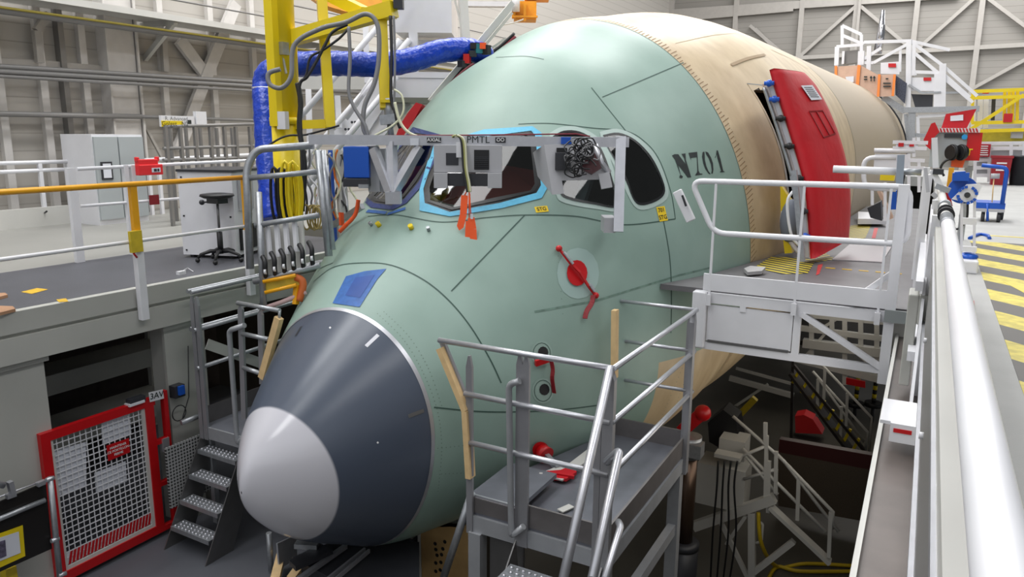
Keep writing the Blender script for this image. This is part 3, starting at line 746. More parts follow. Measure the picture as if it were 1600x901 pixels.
# inner face of the door: structure, seals, rollers
ib = MB(); ib.smooth = False
for i in range(5, len(L2)-1):
    a, c = L2[i]+V((-.1, 0.03, 0)), L2[i+1]+V((-.1, .03, 0))
    ib.bar(a+V((-.02, .02, 0)), c+V((-.02, .02, 0)), .05, .05, (1, 0, 0))
ib.build('door_frame_rib', mat('silver_rib', S(180, 178, 184), .35, .3), plane)
ib = MB()
ib.tube([p+V((-.17, .1, 0)) for p in L2[4:]], .04, 8); ib.build('door_seal', mat('silver_seal', S(190, 180, 178), .3, .4, noise=.2, nscale=9), plane)
ib = MB()
for i in range(4, len(L2)-1):
    a, c, d, e = L2[i]+V((-.08, .02, 0)), L2[i+1]+V((-.08, .02, 0)), R2[i+1]+V((-.24, 0, 0)), R2[i]+V((-.24, 0, 0))
    ib.add([a, c, c+V((-.16, .12, 0)), a+V((-.16, .12, 0))], [(0, 1, 2, 3)]); ib.add([a+V((-.16, .12, 0)), c+V((-.16, .12, 0)), d, e], [(0, 1, 2, 3)])
ib.build('door_lining', mat('pinkish_lining', S(188, 160, 150), .5, noise=.2, nscale=6), plane)
for i, m_ in ((4, BLUEP), (8, BLUEP), (12, BLACK), (17, BLACK), (23, BLACK), (28, CHAR), (30, BLUEP)):
    if i < len(L2): MB().ball(L2[i]+V((-.12, -.02, 0)), .045).cyl(L2[i]+V((-.18, -.02, 0)), L2[i]+V((-.06, -.02, 0)), .028, 10).build('door_latch', m_, plane)
MB().tube([p+V((-.21, .04, 0)) for p in L2[5:24]], .022, 8).build('hinge_arm', GALV, plane)
MB().tube(spline([L2[-8]+V((-.2, 0, 0)), L2[-6]+V((-.3, -.05, 0)), L2[-3]+V((-.28, -.05, 0)), L2[-2]+V((-.15, 0, 0))], 5), .02, 8).build('hose', WHITE, plane)
# starboard door cover seen behind the roof
b = MB(); q = [(655, 160), (663, 160), (640, 185), (628, 200), (615, 232), (610, 245), (628, 218)]
poly = [AD(x, y, 10.3) for x, y in [(650, 160), (660, 163), (648, 185), (632, 213), (618, 214), (625, 195), (638, 175)]]
b.prism(poly, FWD*.15+V((0, .1, 0))); b.build('starboard_door_cover', REDCL, plane)
# cradle under the nose
# ------------------------------------------------------------------ generic rails
def tubes(name, polys, r, m, parent, seg=10):
    b = MB()
    for q in polys: b.tube(q, r, seg)
    return b.build(name, m, parent)
# nose cradle
t = thing('nose_cradle', 'curved plywood faced support cradle carrying the belly behind the dark radome', 'cradle', (-3.9, 6.0, -5))
yc = 6.35
def belly(x, y):
    best = None
    for k in range(60):
        p = body(y, -pi/2-1.2+2.4*k/59)
        if best is None or abs(p.x-x) < abs(best.x-x): best = p
    return best.z
a = [AY(648, 834, yc), AY(668, 828, yc), AY(748, 822, yc)]
xs = [AY(657, 830, yc).x+(AY(748, 822, yc).x-AY(657, 830, yc).x)*k/8 for k in range(9)]
top = [V((x, yc, belly(x, yc+.1)-.06)) for x in xs]
b = MB().prism(top+[V((xs[-1], yc, -5)), V((xs[0]+.03, yc, -5))], (0, .03, 0)); face = b.build('plywood_face', PLY, t)
b = MB().prism([p+V((0, 0, 0)) for p in top]+[p+V((0, 0, -.04)) for p in reversed(top)], (0, .5, 0))
b.bx(xs[0]-.04, xs[0], yc, yc+.5, -5, top[0].z).bx(xs[0]-.16, xs[0]-.13, yc+.02, yc+.5, -5, top[0].z); 
for k in range(4): b.bx(xs[0]-.15, xs[0], yc+.1, yc+.4, top[0].z-.3-k*.5, top[0].z-.28-k*.5)
b.build('frame', OFFW, t)
b = MB()
for i, (x, y) in enumerate([(680, 849), (695, 846), (681, 858), (692, 857), (683, 867), (690, 866), (681, 879), (689, 878), (681, 892), (688, 890)]):
    p = AY(x, y, yc-.002); b.cyl(p, p+V((0, -.003, 0)), .022, 12)
b.build('drilled_hole', BLACK, face)['kind'] = 'stuff'
# ------------------------------------------------------------------ structures under the radome
t = thing('nose_trolley', 'low dark trolley with pale rails parked under the radome', 'trolley', (-5.0, 4.9, -2.9))
MB().prism([AZ(455, 870, -2.62), AZ(520, 846, -2.62), AZ(655, 846, -2.62), AZ(655, 905, -2.62), AZ(560, 925, -2.62)], (0, 0, -.12)).build('bed', CHAR, t)
for q in (((466, 905), (540, 853)), ((505, 910), (570, 858)), ((512, 915), (577, 860))):
    MB().bar(AZ(*q[0], -2.58), AZ(*q[1], -2.58), .05 if q[0][0] == 466 else .02, .04).build('rail', ALU, t)
MB().bar(AZ(447, 842, -2.5), AZ(450, 880, -2.75), .02, .25, (0, 1, 0)).build('side_plate', ALU, t)
MB().prism([AZ(452, 875, -2.5), AZ(500, 848, -2.5), AZ(520, 858, -2.5), AZ(462, 885, -2.5)], (0, 0, -.05)).build('tray', CHAR, t)
MB().bar(AZ(462, 850, -2.48), AZ(497, 852, -2.48), .09, .05).build('clamp', GALV, t)
for q in (((430, 905), (442, 858)), ((455, 905), (475, 878))): MB().bar(AZ(*q[0], -2.75), AZ(*q[1], -2.7), .09, .06).build('wooden_block', WOOD, t)
t = thing('post_bracket', 'thin upright galvanised tube below the white radome tip', 'post', tuple(AZ(422, 900, -2.9)))
MB().tube([AZ(424, 893, -2.9), AZ(424, 893, -2.9)+V((0, 0, .45))], .03).build('tube', GALV, t)

# ------------------------------------------------------------------ near stand (right of the nose)
SX0, SX1, SY0, SY1, SD = -3.3, -1.98, 5.3, 7.55, -1.65
RT = -.12
t = thing('inspection_platform', 'grey steel inspection platform with tubular guard rails beside the nose', 'platform', (-2.6, 6.4, -5))
MB().prism([(SX0, SY0, SD), (SX1, SY0, SD), (SX1, SY1, SD), (-2.86, SY1, SD), (SX0, SY0+.75, SD)], (0, 0, -.05)).build('deck', mat('deck_sheet', S(112, 114, 122), .38, .25, noise=.15, nscale=3), t)
MB().bx(SX0, SX0+.5, SY0+.02, SY0+.75, SD+.1, SD+.14).build('raised_step', mat('deck_sheet', (0, 0, 0)), t)
MB().bx(SX0, SX0+.5, SY0, SY0+.02, SD+.04, SD+.14).build('step_edge', ALU, t)
TOE = mat('toe_sheet', S(120, 116, 116), .4, .5, noise=.1)
MB().bx(SX0+.03, -2.8, SY0-.01, SY0+.01, SD-.02, SD+.12).bx(-2.74, SX1, SY0-.01, SY0+.01, SD-.02, SD+.18).build('toe_board', TOE, t)
MB().bx(SX1-.01, SX1+.01, SY0, SY1, SD-.02, SD+.18).build('toe_board', TOE, t)
MB().bx(-2.85, SX1, SY1-.01, SY1+.01, SD-.02, SD+.2).build('toe_board', TOE, t)
FR = mat('frame_steel', S(160, 162, 166), .42, .3, noise=.08)
b = MB().bx(SX0, SX1, SY0-.03, SY0+.03, SD-.2, SD-.05).bx(SX1-.04, SX1+.02, SY0, SY1, SD-.2, SD-.05).bx(-2.9, SX1, SY1-.03, SY1+.03, SD-.2, SD-.05).bar((SX0, SY0, SD-.12), (-2.86, SY1, SD-.12), .05, .14)
b.build('frame', FR, t)
for x, y in ((SX0+.08, SY0), (SX1-.05, SY0+.0), (SX1-.05, SY1-.15), (-2.8, SY1-.1)): MB().bx(x-.06, x+.06, y-.06, y+.06, -5, SD-.2).build('leg', FR, t)
MB().bar((SX1-.05, SY0, -2.5), (SX1-.05, SY1-.15, -2.5), .08, .12).bar((SX1-.05, SY0, -2.4), (SX1-.05, SY1-.2, -4.2), .07).build('brace', FR, t)
MB().bx(SX0+.18, -2.78, SY0+.05, SY0+.08, -4.0, SD-.26).build('side_panel', STEEL, t)
# posts: flat bars with pointed tops
PS = mat('post_steel', S(150, 150, 154), .4, .4, noise=.06)
def flatpost(x, y, z0, z1, w=.06, d=.03, ax='x'):
    b = MB()
    if ax == 'x': b.prism([(x-w/2, y-d/2, z0), (x+w/2, y-d/2, z0), (x+w/2, y-d/2, z1-.1), (x+.008, y-d/2, z1), (x-.008, y-d/2, z1), (x-w/2, y-d/2, z1-.1)], (0, d, 0))
    else: b.prism([(x-d/2, y-w/2, z0), (x-d/2, y+w/2, z0), (x-d/2, y+w/2, z1-.1), (x-d/2, y+.008, z1), (x-d/2, y-.008, z1), (x-d/2, y-w/2, z1-.1)], (d, 0, 0))
    return b.build('post', PS, t)
flatpost(-3.28, SY0-.03, SD-.22, RT-.1); flatpost(-2.79, SY0-.03, SD-.2, RT); flatpost(-2.73, SY0-.03, SD-.2, RT)
flatpost(SX1-.02, SY0-.03, -5, RT, .09, .06); flatpost(SX1-.1, SY0-.03, SD-.2, RT-.25, .05)
flatpost(SX1+.03, SY1-.12, SD-.22, RT, .09, .05, 'y'); flatpost(SX1-.03, SY1, SD, RT-.05)
RR = .024
rails = [RT, RT-.44, RT-.88]
xl = [-3.58, -3.32, -3.28]
for z, x in zip(rails, xl): tubes('front_rail', [[(x, SY0-.05, z), (SX1, SY0-.05, z)]], RR, ALU, t)
for z in rails: tubes('side_rail', [[(SX1+.01, SY0-.05, z), (SX1+.03, SY1, z)]], RR, ALU, t)
for z, x in zip(rails, (-2.78, -2.76, -2.76)): tubes('rear_rail', [[(SX1+.03, SY1, z), (x, SY1, z)]], RR*.8, ALU, t)
# wooden bumpers
def wood_bar(pts, ylist, w=.05):
    b = MB(); P_ = [AY(x, y, yy) for (x, y), yy in zip(pts, ylist)]
    for a, c in zip(P_, P_[1:]): b.bar(a, c, w, .09, (0, 1, 0))
    return b.build('wooden_bumper', WOOD, t)
wood_bar([(689, 543), (729, 640), (735, 745)], [SY0-.03]*3)
MB().bar(AY(691, 533, SY0), AY(735, 640, SY0), .05, .03, (0, 1, 0)).build('bumper_plate', PS, t)
wood_bar([(961, 484), (960, 590)], [7.2]*2)
MB().bar(AY(966, 478, SY1), AY(966, 563, SY1), .04, .03, (0, 1, 0)).build('bumper_plate', PS, t)
# swing bar of the stair opening
b = MB().tube(arc([AY(812, 595, SY0-.1), AY(795, 600, SY0-.1), AY(799, 838, SY0-.1), AY(818, 822, SY0-.1)], .05), .028, 8); b.build('swing_bar', FR, t)
# slanted prop
tubes('prop', [[AY(737, 770, SY0), AY(692, 905, SY0)]], .035, GALV, t)
# stair with handrails going down towards the viewer
def sp(x, y, yy): return AY(x, y, yy)
tubes('handrail', [[(SX1-.02, SY0-.05, RT), AY(880, 905, 3.95)]], .033, ALU, t)
tubes('handrail', [arc([(SX1-.0, SY0-.1, RT-.75), AY(968, 703, SY0-.15), AY(925, 905, 4.1)], .05)], .033, ALU, t)
tubes('handrail', [arc([AY(966, 815, SY0-.1), AY(970, 822, SY0-.18), AY(945, 905, 4.6)], .04)], .028, ALU, t)
def tread(c, xd, W_, D_, z, parent, name='tread'):
    xd = V(xd).normalized(); yd = V((-xd.y, xd.x, 0)); b = MB(); R_ = Matrix((xd, yd, V((0, 0, 1)))).transposed()
    b.box(V(c)+V((0, 0, -.012)), (W_, D_, .006), M=R_).box(V(c)-yd*D_/2+V((0, 0, -.03)), (W_, .004, .05), M=R_).box(V(c)+yd*D_/2+V((0, 0, -.03)), (W_, .004, .05), M=R_)
    o = b.build(name, GALV, parent)
    g = MB(); nx, ny = max(int(W_/.06), 3), 3
    for i in range(nx):
        for j in range(ny):
            q = V(c)+xd*((i+.5+(.25 if j % 2 else -.25))/nx-.5)*W_*.94+yd*((j+.5)/ny-.5)*D_*.9
            g.lathe([(.017, -.010), (.016, 0), (.009, .006), (.002, .006)], q, 8)
    s = g.build('grip_studs', ALU, o); s['kind'] = 'stuff'
    return o
tread((-2.4, SY0-.28, SD-.3), (1, 0, 0), .78, .22, 0, t)
tread((-2.4, SY0-.5, SD-.55), (1, 0, 0), .78, .22, 0, t)
MB().prism([(-2.8, SY0-.05, SD-.15), (-2.8, SY0-1.6, SD-1.8), (-2.8, SY0-1.3, SD-1.8), (-2.8, SY0, SD-.5)], (-.012, 0, 0)).build('stringer', STEEL, t)
MB().prism([(-2.0, SY0-.05, SD-.15), (-2.0, SY0-1.6, SD-1.8), (-2.0, SY0-1.3, SD-1.8), (-2.0, SY0, SD-.5)], (-.012, 0, 0)).build('stringer', STEEL, t)
b = MB().bar(AZ(870, 748, SD+.05), AZ(945, 690, SD+.05), .12, .015).bar(AZ(838, 748, SD+.03), AZ(886, 728, SD+.03), .11, .015).bar(AZ(875, 798, SD+.02), AZ(893, 790, SD+.02), .07, .01)
b.bar(AZ(845, 748, SD+.1), AZ(845, 752, SD-.0), .03, .12); b.build('sliding_edge_plate', OFFW, t)
o = MB()
o.prism([AZ(852, 740, SD+.03), AZ(876, 738, SD+.03), AZ(893, 731, SD+.03), (AZ(901, 741, SD+.03)), AZ(885, 752, SD+.03), AZ(866, 750, SD+.03)], (0, 0, .03)).bar(AZ(855, 738, SD+.06), AZ(897, 745, SD+.06), .03, .03)
tag(o.build('red_flag', REDCL), 'crumpled red flag lying on the deck of the grey inspection platform', 'flag')

# ------------------------------------------------------------------ left stand with steps
LX0, LX1, LY0, LY1 = -6.98, -6.12, 5.45, 8.4
t = thing('access_steps', 'grey steel steps with high guard rails left of the radome', 'steps', (-6.6, 5.6, -2.9))
MB().prism([(LX0, LY0, SD), (LX1, LY0, SD), (-6.5, 7.6, SD), (LX0, LY1, SD)], (0, 0, -.04)).build('deck', mat('deck_sheet', (0, 0, 0)), t)
MB().bx(LX0, LX1, LY0-.02, LY0, SD-.14, SD).build('front_edge', FR, t)
MB().bx(LX0-.01, LX0+.01, LY0, LY1, SD-.1, SD+.2).build('toe_board', TOE, t)
for x in (LX0+.01, LX0+.085): MB().prism([(x-.03, LY0-.03, SD-.15), (x+.03, LY0-.03, SD-.15), (x+.03, LY0-.03, RT-.12), (x+.008, LY0-.03, RT-.02), (x-.008, LY0-.03, RT-.02), (x-.03, LY0-.03, RT-.12)], (0, .03, 0)).build('post', PS, t)
for z in (-.09, -.52, -.96):
    tubes('side_rail', [[(LX0+.04, LY0-.05, z), (LX0-.06, LY1, z+.02)]], RR, GALV, t)
    if z > -.9: tubes('side_rail', [[(LX0-.04, LY0-.03, z), (LX0-.12, LY1, z+.02)]], RR, GALV, t)
P_ = lambda x, y: AY(x, y, LY0-.02)
for q in ([(375, 475), (383, 660)], ): MB().prism([P_(371, 484), P_(374, 476), P_(378, 484), P_(384, 655), P_(377, 655)], (0, .03, 0)).build('post', PS, t)
MB().prism([P_(402, 492), P_(405, 484), P_(409, 492), P_(412, 600), P_(405, 600)], (0, .03, 0)).build('post', PS, t)
for q in (((371, 473), (437, 485)), ((378, 521), (420, 530)), ((380, 574), (407, 583))): tubes('front_rail', [[P_(*q[0]), P_(*q[1])]], RR, GALV, t)
b = MB(); b.bar(P_(436, 496), P_(410, 590), .075, .06, (0, 1, 0)); b.build('wooden_bumper', WOOD, t)
MB().tube([P_(437, 485), P_(436, 500)], .015, 8).build('hook', GALV, t)
MB().tube(arc([P_(382, 508), P_(358, 516), P_(371, 692), P_(384, 680)], .05), .028, 8).build('swing_bar', FR, t)
for k, (x, y) in enumerate(((345, 703), (333, 743), (323, 783), (312, 823))):
    z = -1.9-.25*k; tread(V((-6.66, LY0-.02-.14*k, z)), (1, -.02, 0), .62, .17, z, t)
for x in (-6.99, -6.33): MB().prism([(x, LY0-.05, -1.8), (x, LY0-.62, -2.9), (x, LY0-.25, -2.9), (x, LY0+.15, -2.0), (x, LY0+.1, -1.75)], (.012, 0, 0)).build('stringer', STEEL, t)
for x, y in ((LX0, LY0+.1), (LX1-.1, LY0+.3), (LX0, LY1-.2)): MB().bx(x-.03, x+.03, y-.03, y+.03, -2.9, SD-.1).build('leg', FR, t)
MB().bar((-7.05, LY0+.2, -.75), (-6.98, LY1-.2, -2.2), .12, .012, (1, 0, 0)).build('brace', OFFW, t)
def perf():
    m = bpy.data.materials.new('perforated_sheet'); m.use_nodes = True; nt = m.node_tree; b = nt.nodes['Principled BSDF']; L = nt.links.new
    tc = nt.nodes.new('ShaderNodeTexCoord'); v = nt.nodes.new('ShaderNodeTexVoronoi'); v.voronoi_dimensions = '2D'; v.inputs['Scale'].default_value = 26; v.inputs['Randomness'].default_value = .0
    sp_ = nt.nodes.new('ShaderNodeSeparateXYZ'); cb_ = nt.nodes.new('ShaderNodeCombineXYZ'); L(tc.outputs['Object'], sp_.inputs[0]); L(sp_.outputs['Y'], cb_.inputs[0]); L(sp_.outputs['Z'], cb_.inputs[1]); L(cb_.outputs[0], v.inputs['Vector']); cr = nt.nodes.new('ShaderNodeValToRGB'); e = cr.color_ramp.elements
    e[0].position = .3; e[0].color = (.02, .02, .02, 1); e[1].position = .36; e[1].color = (*S(165, 165, 165), 1); L(v.outputs['Distance'], cr.inputs[0]); L(cr.outputs[0], b.inputs['Base Color'])
    b.inputs['Roughness'].default_value = .5
    return m
PERF = perf()
MB().bx(-7.06, -7.04, LY0-.45, LY0+.2, -2.5, -1.78).build('perforated_screen', PERF, t)
tubes('grab_rail', [[AX(283, 660, -7.1), AX(318, 647, -7.05)]], .03, GALV, t)

# ------------------------------------------------------------------ red mesh gate
gx = -7.27
t = thing('mesh_gate', 'red framed wire mesh gate with papers and a red French notice', 'gate', (gx, 4.5, -2.9))
G = lambda x, y, d=0: AX(x, y, gx+d)
y0g, y1g = G(60, 680).y, G(238, 640).y; zt_, zb2 = -1.24, -2.84
def gy(x, y): return G(x, y).y
b = MB().bx(gx-.03, gx+.03, y0g, y1g+.02, zt_-.09, zt_).bx(gx-.03, gx+.03, y0g, y0g+.09, zb2, zt_).bx(gx-.03, gx+.03, y1g-.1, y1g, zb2, zt_).bx(gx-.03, gx+.03, y0g, y1g, zb2, zb2+.1)
b.build('gate_frame', RED, t)
b = MB().bx(gx-.03, gx+.03, y1g+.13, y1g+.18, zb2, zt_+.03).bx(gx-.03, gx+.03, y1g, y1g+.18, zb2, zb2+.06).bx(gx-.03, gx+.03, y1g, y1g+.16, -2.3, -2.25).bx(gx-.03, gx+.03, y1g, y1g+.16, -1.8, -1.75).bx(gx-.03, gx+.03, y1g, y1g+.18, zt_-.03, zt_+.03)
b.build('gate_post_frame', RED, t)
b = MB(); n_ = 17
for i in range(n_+1): yy = y0g+.1+(y1g-y0g-.21)*i/n_; b.bx(gx-.003, gx+.003, yy-.004, yy+.004, zb2+.1, zt_-.09)
for i in range(24): zz = zb2+.1+(zt_-zb2-.19)*i/23; b.bx(gx-.003, gx+.003, y0g+.09, y1g-.1, zz-.004, zz+.004)
b.build('wire_mesh', WHITE, t)
b = MB().bx(gx-.01, gx+.015, y0g+.09, y0g+.12, zb2+.1, zt_-.09).bx(gx-.01, gx+.015, y1g-.14, y1g-.1, zb2+.1, zt_-.09).bx(gx-.01, gx+.015, y0g+.09, y1g-.1, zb2+.1, zb2+.14); b.build('mesh_edging', OFFW, t)
def quadp(P, name, m, parent, d=.012, thick=.004):
    return MB().prism([G(x, y, d) for x, y in P], (thick, 0, 0)).build(name, m, parent)
quadp([(81, 704), (134, 690), (135, 760), (85, 776)], 'taped_paper', PAPER, t, -.02)
quadp([(157, 655), (202, 640), (205, 678), (160, 694)], 'taped_paper', PAPER, t, -.02)
quadp([(147, 738), (196, 720), (198, 752), (150, 770)], 'taped_paper', PAPER, t, -.02)
sg = quadp([(166, 696), (201, 684), (203, 706), (169, 720)], 'notice_board', RED, t)
def letters_on(P, lines, size, m, parent, name='lettering', d=.02, f=None, bold=.0006):
    """P = centre px, two px points giving the reading direction, plane fn f"""
    f = f or G; c = f(*P[0], d); a = f(*P[1], d); b_ = f(*P[2], d); x = (b_-a).normalized(); up = V((0, 0, 1)); up = (up-x*up.dot(x)).normalized()
    q = MB()
    for i, s in enumerate(lines): letters(q, s, size, c+up*size*1.15*((len(lines)-1)/2-i), x, up, .001, bold)
    return q.build(name, m, parent)
letters_on([(185, 702), (169, 708), (202, 696)], ['MAINTENIR', 'CE PORTILLON', 'FERME'], .036, WTXT, sg, d=.02)
b = MB()
for k in range(24):
    yy = y0g+.13+(y1g-y0g-.28)*k/24; b.add([(gx+.008, yy, zb2+.15), (gx+.008, yy+.028, zb2+.15), (gx+.008, yy+.06, zb2+.28), (gx+.008, yy+.032, zb2+.28)], [(0, 1, 2, 3)])
b.build('striped_tape', RED, t)
MB().add([(gx-.0, y0g+.12, zb2+.15), (gx, y1g-.14, zb2+.15), (gx, y1g-.14, zb2+.28), (gx, y0g+.12, zb2+.28)], [(0, 1, 2, 3)]).build('tape_backing', WHITE, t)
pl_ = quadp([(232, 613), (254, 608), (256, 622), (234, 628)], 'number_plate', WHITE, t, .04); letters_on([(245, 617.5), (234, 620), (254, 615)], ['3AV'], .095, INK, pl_, d=.05, bold=.001)
MB().bx(gx-.03, gx+.05, y1g-.28, y1g-.1, zt_, zt_+.06).build('closer', CHAR, t); MB().bx(gx-.03, gx+.06, y1g-.3, y1g-.12, zt_-.01, zt_+.015).build('closer_base', WHITE, t)
MB().bx(gx-.0, gx+.05, y1g+.06, y1g+.14, -1.9, -1.75).build('latch', ALU, t)
# black sheeted barrier at the lower left
t = thing('black_barrier', 'black sheet barrier with tube rail and yellow framed notice at lower left', 'barrier', (-6.9, 3.4, -2.9))
K = lambda x, y, d=0: AX(x, y, -7.0+d)
MB().prism([K(-30, 795), K(70, 752), K(80, 856), K(-30, 905)], (.015, 0, 0)).build('sheet', mat('black_sheet', S(28, 25, 24), .35), t)
tubes('tube_rail', [[K(-20, 818, .04), K(70, 781, .04)]], .024, GALV, t); tubes('tube_rail', [[K(-20, 783, .0), K(72, 749, .0)]], .008, ALU, t)
tubes('post', [[K(78, 745, .05), K(94, 905, .05)]], .026, GALV, t); tubes('tube_end', [[K(-20, 752, .06), K(6, 758, .06)]], .03, GALV, t)
for x, y in ((80, 748), (88, 843), (99, 897)): MB().tube([K(x-8, y+2, .06), K(x+4, y-2, .06)], .022, 8).build('clamp', ALU, t)
MB().bar(K(15, 752, .04), K(20, 772, .04), .05, .04).bar(K(10, 776, .04), K(24, 771, .04), .04, .04).build('clamp', ALU, t); MB().bar(K(58, 757, .03), K(70, 752, .03), .04, .04).build('clamp', ALU, t)
f_ = MB().prism([K(-20, 840, .02), (K(35, 820, .02)), K(39, 868, .02), K(-20, 895, .02)], (.006, 0, 0)).build('notice_frame', YEL, t)
MB().prism([K(-20, 846, .03), K(29, 830, .03), K(32, 863, .03), K(-20, 884, .03)], (.004, 0, 0)).build('notice_sheet', PAPER, f_)
MB().prism([K(-20, 852, .036), K(8, 843, .036), K(10, 868, .036), K(-20, 880, .036)], (.003, 0, 0)).build('notice_picture', mat('photo_print', S(90, 84, 104), .5, noise=.5, nscale=30), f_)
o = tag(MB().prism([K(0, 885, -.2), K(16, 879, -.2), K(20, 905, -.2), K(0, 910, -.2)], (.1, 0, 0)).build('warning_board', YDARK), 'worn yellow board just below the black barrier', 'board')
# socket on column
t = thing('wall_socket', 'blue power socket with a looped black cable on the white column', 'socket', tuple(AX(275, 605, -7.2)))
MB().box(AX(277, 610, -7.24), (.1, .13, .14)).build('socket_box', CHAR, t); MB().box(AX(282, 609, -7.19), (.06, .07, .1)).build('socket_cap', BLUEP, t)
c = AX(280, 645, -7.22); MB().tube([c+V((0, .09*cos(a*pi/8), .09*sin(a*pi/8))) for a in range(-3, 14)]+[AX(295, 620, -7.22), AX(294, 540, -7.24)], .006, 6).build('cable', BLACK, t)

# ------------------------------------------------------------------ left stage guard rail
t = thing('guard_rail', 'yellow topped white guard rail along the edge of the left stage', 'railing', (-7.15, 5, 0))
E = lambda x, y, d=0: AX(x, y, -7.15+d)
YR_ = [E(-40, 308), E(60, 302), E(200, 292), E(383, 278)]
MB().tube([(-7.15, -3, 1.08), (-7.15, E(383, 278).y, 1.1)], .028, 12).build('top_rail', AMBER, t)
MB().tube([(-7.15, -3, .47), (-7.15, E(393, 352).y, .52)], .02, 10).build('mid_rail', WHITE, t)
for xa, ya, xb, yb in ((208, 293, 236, 495), (383, 280, 403, 455)):
    p = E(xa, ya); MB().bx(-7.19, -7.14, p.y-.035, p.y+.035, .45, 1.1).build('upper_post', AMBER, t)
    MB().bx(-7.2, -7.13, p.y-.04, p.y+.04, -.33, .47).build('lower_post', WHITE, t)
b = MB(); p = E(211, 375); b.bx(-7.14, -7.1, p.y-.08, p.y+.05, p.z-.12, p.z+.1); b.build('hanging_tag', YDARK, t)
p = E(211, 400); MB().tube([E(214, 388, .02), E(209, 396, .03), E(214, 402, .02)], .012, 6).build('padlock', RED, t)
# second railing, white, along the dark deck
t = thing('stage_railing', 'white railing between the dark stage deck and the pale walkway', 'railing', (-9.3, 5, 0))
x2 = -9.3
H = lambda x, y, d=0: AX(x, y, x2+d)
tubes('top_rail', [[H(120, 264), H(400, 250), H(470, 246)]], .024, WHITE, t); tubes('mid_rail', [[H(125, 322), H(280, 310)]], .02, WHITE, t)
for (x, y) in ((112, 265), (195, 260), (206, 260)):
    p = H(x, y); MB().bx(x2-.03, x2+.03, p.y-.03, p.y+.03, 0.0, p.z+.02).build('post', WHITE, t)
p = H(107, 265); MB().bx(x2-.03, x2+.03, p.y-.03, p.y+.03, 0.0, p.z+.02).build('post', WHITE, t)
t3 = thing('walkway_railing', 'white low railing along the pale walkway before the left wall', 'railing', (-13, 8, 0))
J = lambda x, y, d=0: AX(x, y, -13.4+d)
for q in (((-30, 256), (112, 252)), ((-30, 270), (112, 264)), ((-30, 300), (110, 294)), ((222, 250), (420, 240))): tubes('rail', [[J(*q[0]), J(*q[1])]], .035, WHITE, t3)
for x in (62, 232, 248):
    p = J(x, 262); MB().bx(-13.43, -13.37, p.y-.03, p.y+.03, 0, p.z+.1).build('post', WHITE, t3)
MB().bx(-13.45, -13.35, J(-40, 340).y, J(120, 330).y, .0, .32).build('kick_board', OFFW, t3)
t = thing('call_box', 'bright red device hanging over the white stage railing', 'device', tuple(H(232, 262)))
p = H(232, 265, .05); M_ = mat('bright_red', S(225, 45, 50), .35)
MB().box(p, (.12, .36, .14)).box(p+V((0, -.02, .1)), (.08, .3, .08)).box(p+V((0, .14, .14)), (.06, .04, .06)).box(p+V((0, -.16, .14)), (.06, .04, .06)).build('housing', M_, t, bevel=.01)
MB().box(p+V((.063, .07, -.005)), (.006, .13, .06)).build('display_label', PAPER, t); MB().box(p+V((.067, .055, -.005)), (.006, .04, .035)).box(p+V((.067, .1, -.005)), (.006, .025, .035)).build('display', CHAR, t)
tag(MB().box(H(241, 312, .03), (.02, .14, .13)).build('red_tag', mat('dark_red', (0, 0, 0))), 'dark red tag on the mid bar of the white stage railing', 'tag')
# tall grey two door cabinet
t = thing('electrical_cabinet', 'tall grey two-door cabinet against the left hall wall', 'cabinet', (-12.9, 9.5, 0))
ya, yb, yc2 = AX(143, 210, -12.6).y, AX(182, 210, -12.6).y, AX(222, 210, -12.6).y
zt_ = AX(143, 210, -12.6).z
MB().bx(-13.5, -12.62, ya, yc2, 0, zt_).build('body', WHITE, t)
for a_, c_ in ((ya, yb), (yb, yc2)): d_ = MB().bx(-12.62, -12.58, a_+.015, c_-.01, .1, zt_-.04).build('door', mat('cab_grey', S(168, 174, 176), .4), t)
a_ = AX(157, 253, -12.57); c_ = AX(177, 280, -12.57)
q = MB().bx(-12.58, -12.56, a_.y, c_.y, c_.z, a_.z).build('document_frame', CHAR, t); MB().bx(-12.56, -12.555, a_.y+.03, c_.y-.03, c_.z+.03, a_.z-.03).build('document', PAPER, q)
# console
t = thing('console_cabinet', 'white console cabinet with a dark top on the left stage', 'cabinet', (-7.9, 6.3, 0))
A_, B_, C2 = AZ(287, 397, .04), AZ(370, 400, .04), AZ(390, 365, .04)
top_z = AX(285, 258, A_.x).z
cx1 = (B_-A_); cw_ = cx1.length; cx1.normalize(); cy1 = V((-cx1.y, cx1.x, 0)); CM = Matrix((cx1, cy1, UPV*0+V((0, 0, 1)))).transposed()
def cbox(x0, x1, y0_, y1_, z0_, z1_): return MB().box(V((A_.x, A_.y, 0))+cx1*(x0+x1)/2+cy1*(y0_+y1_)/2+V((0, 0, (z0_+z1_)/2)), (x1-x0, y1_-y0_, z1_-z0_), M=CM)
cbox(0, cw_, 0, .95, .04, 1.12).build('body', WHITE, t); cbox(-.01, cw_+.02, -.02, .97, 1.12, 1.15).build('top', CHAR, t)
for px_ in (.05, cw_-.05):
    for pz in (.1, .55, 1.05): cbox(px_-.01, px_+.01, -.008, 0, pz-.01, pz+.01).build('screw', BLACK, t)
cbox(cw_, cw_+.02, .12, .5, .62, 1.05).build('side_vent', PLAST, t); cbox(cw_, cw_+.03, .1, .8, .1, .42).build('cable_bay', BLACK, t)
for px_ in (.08, cw_-.12): cbox(px_, px_+.05, .03, .1, .0, .05).build('caster', BLACK, t)
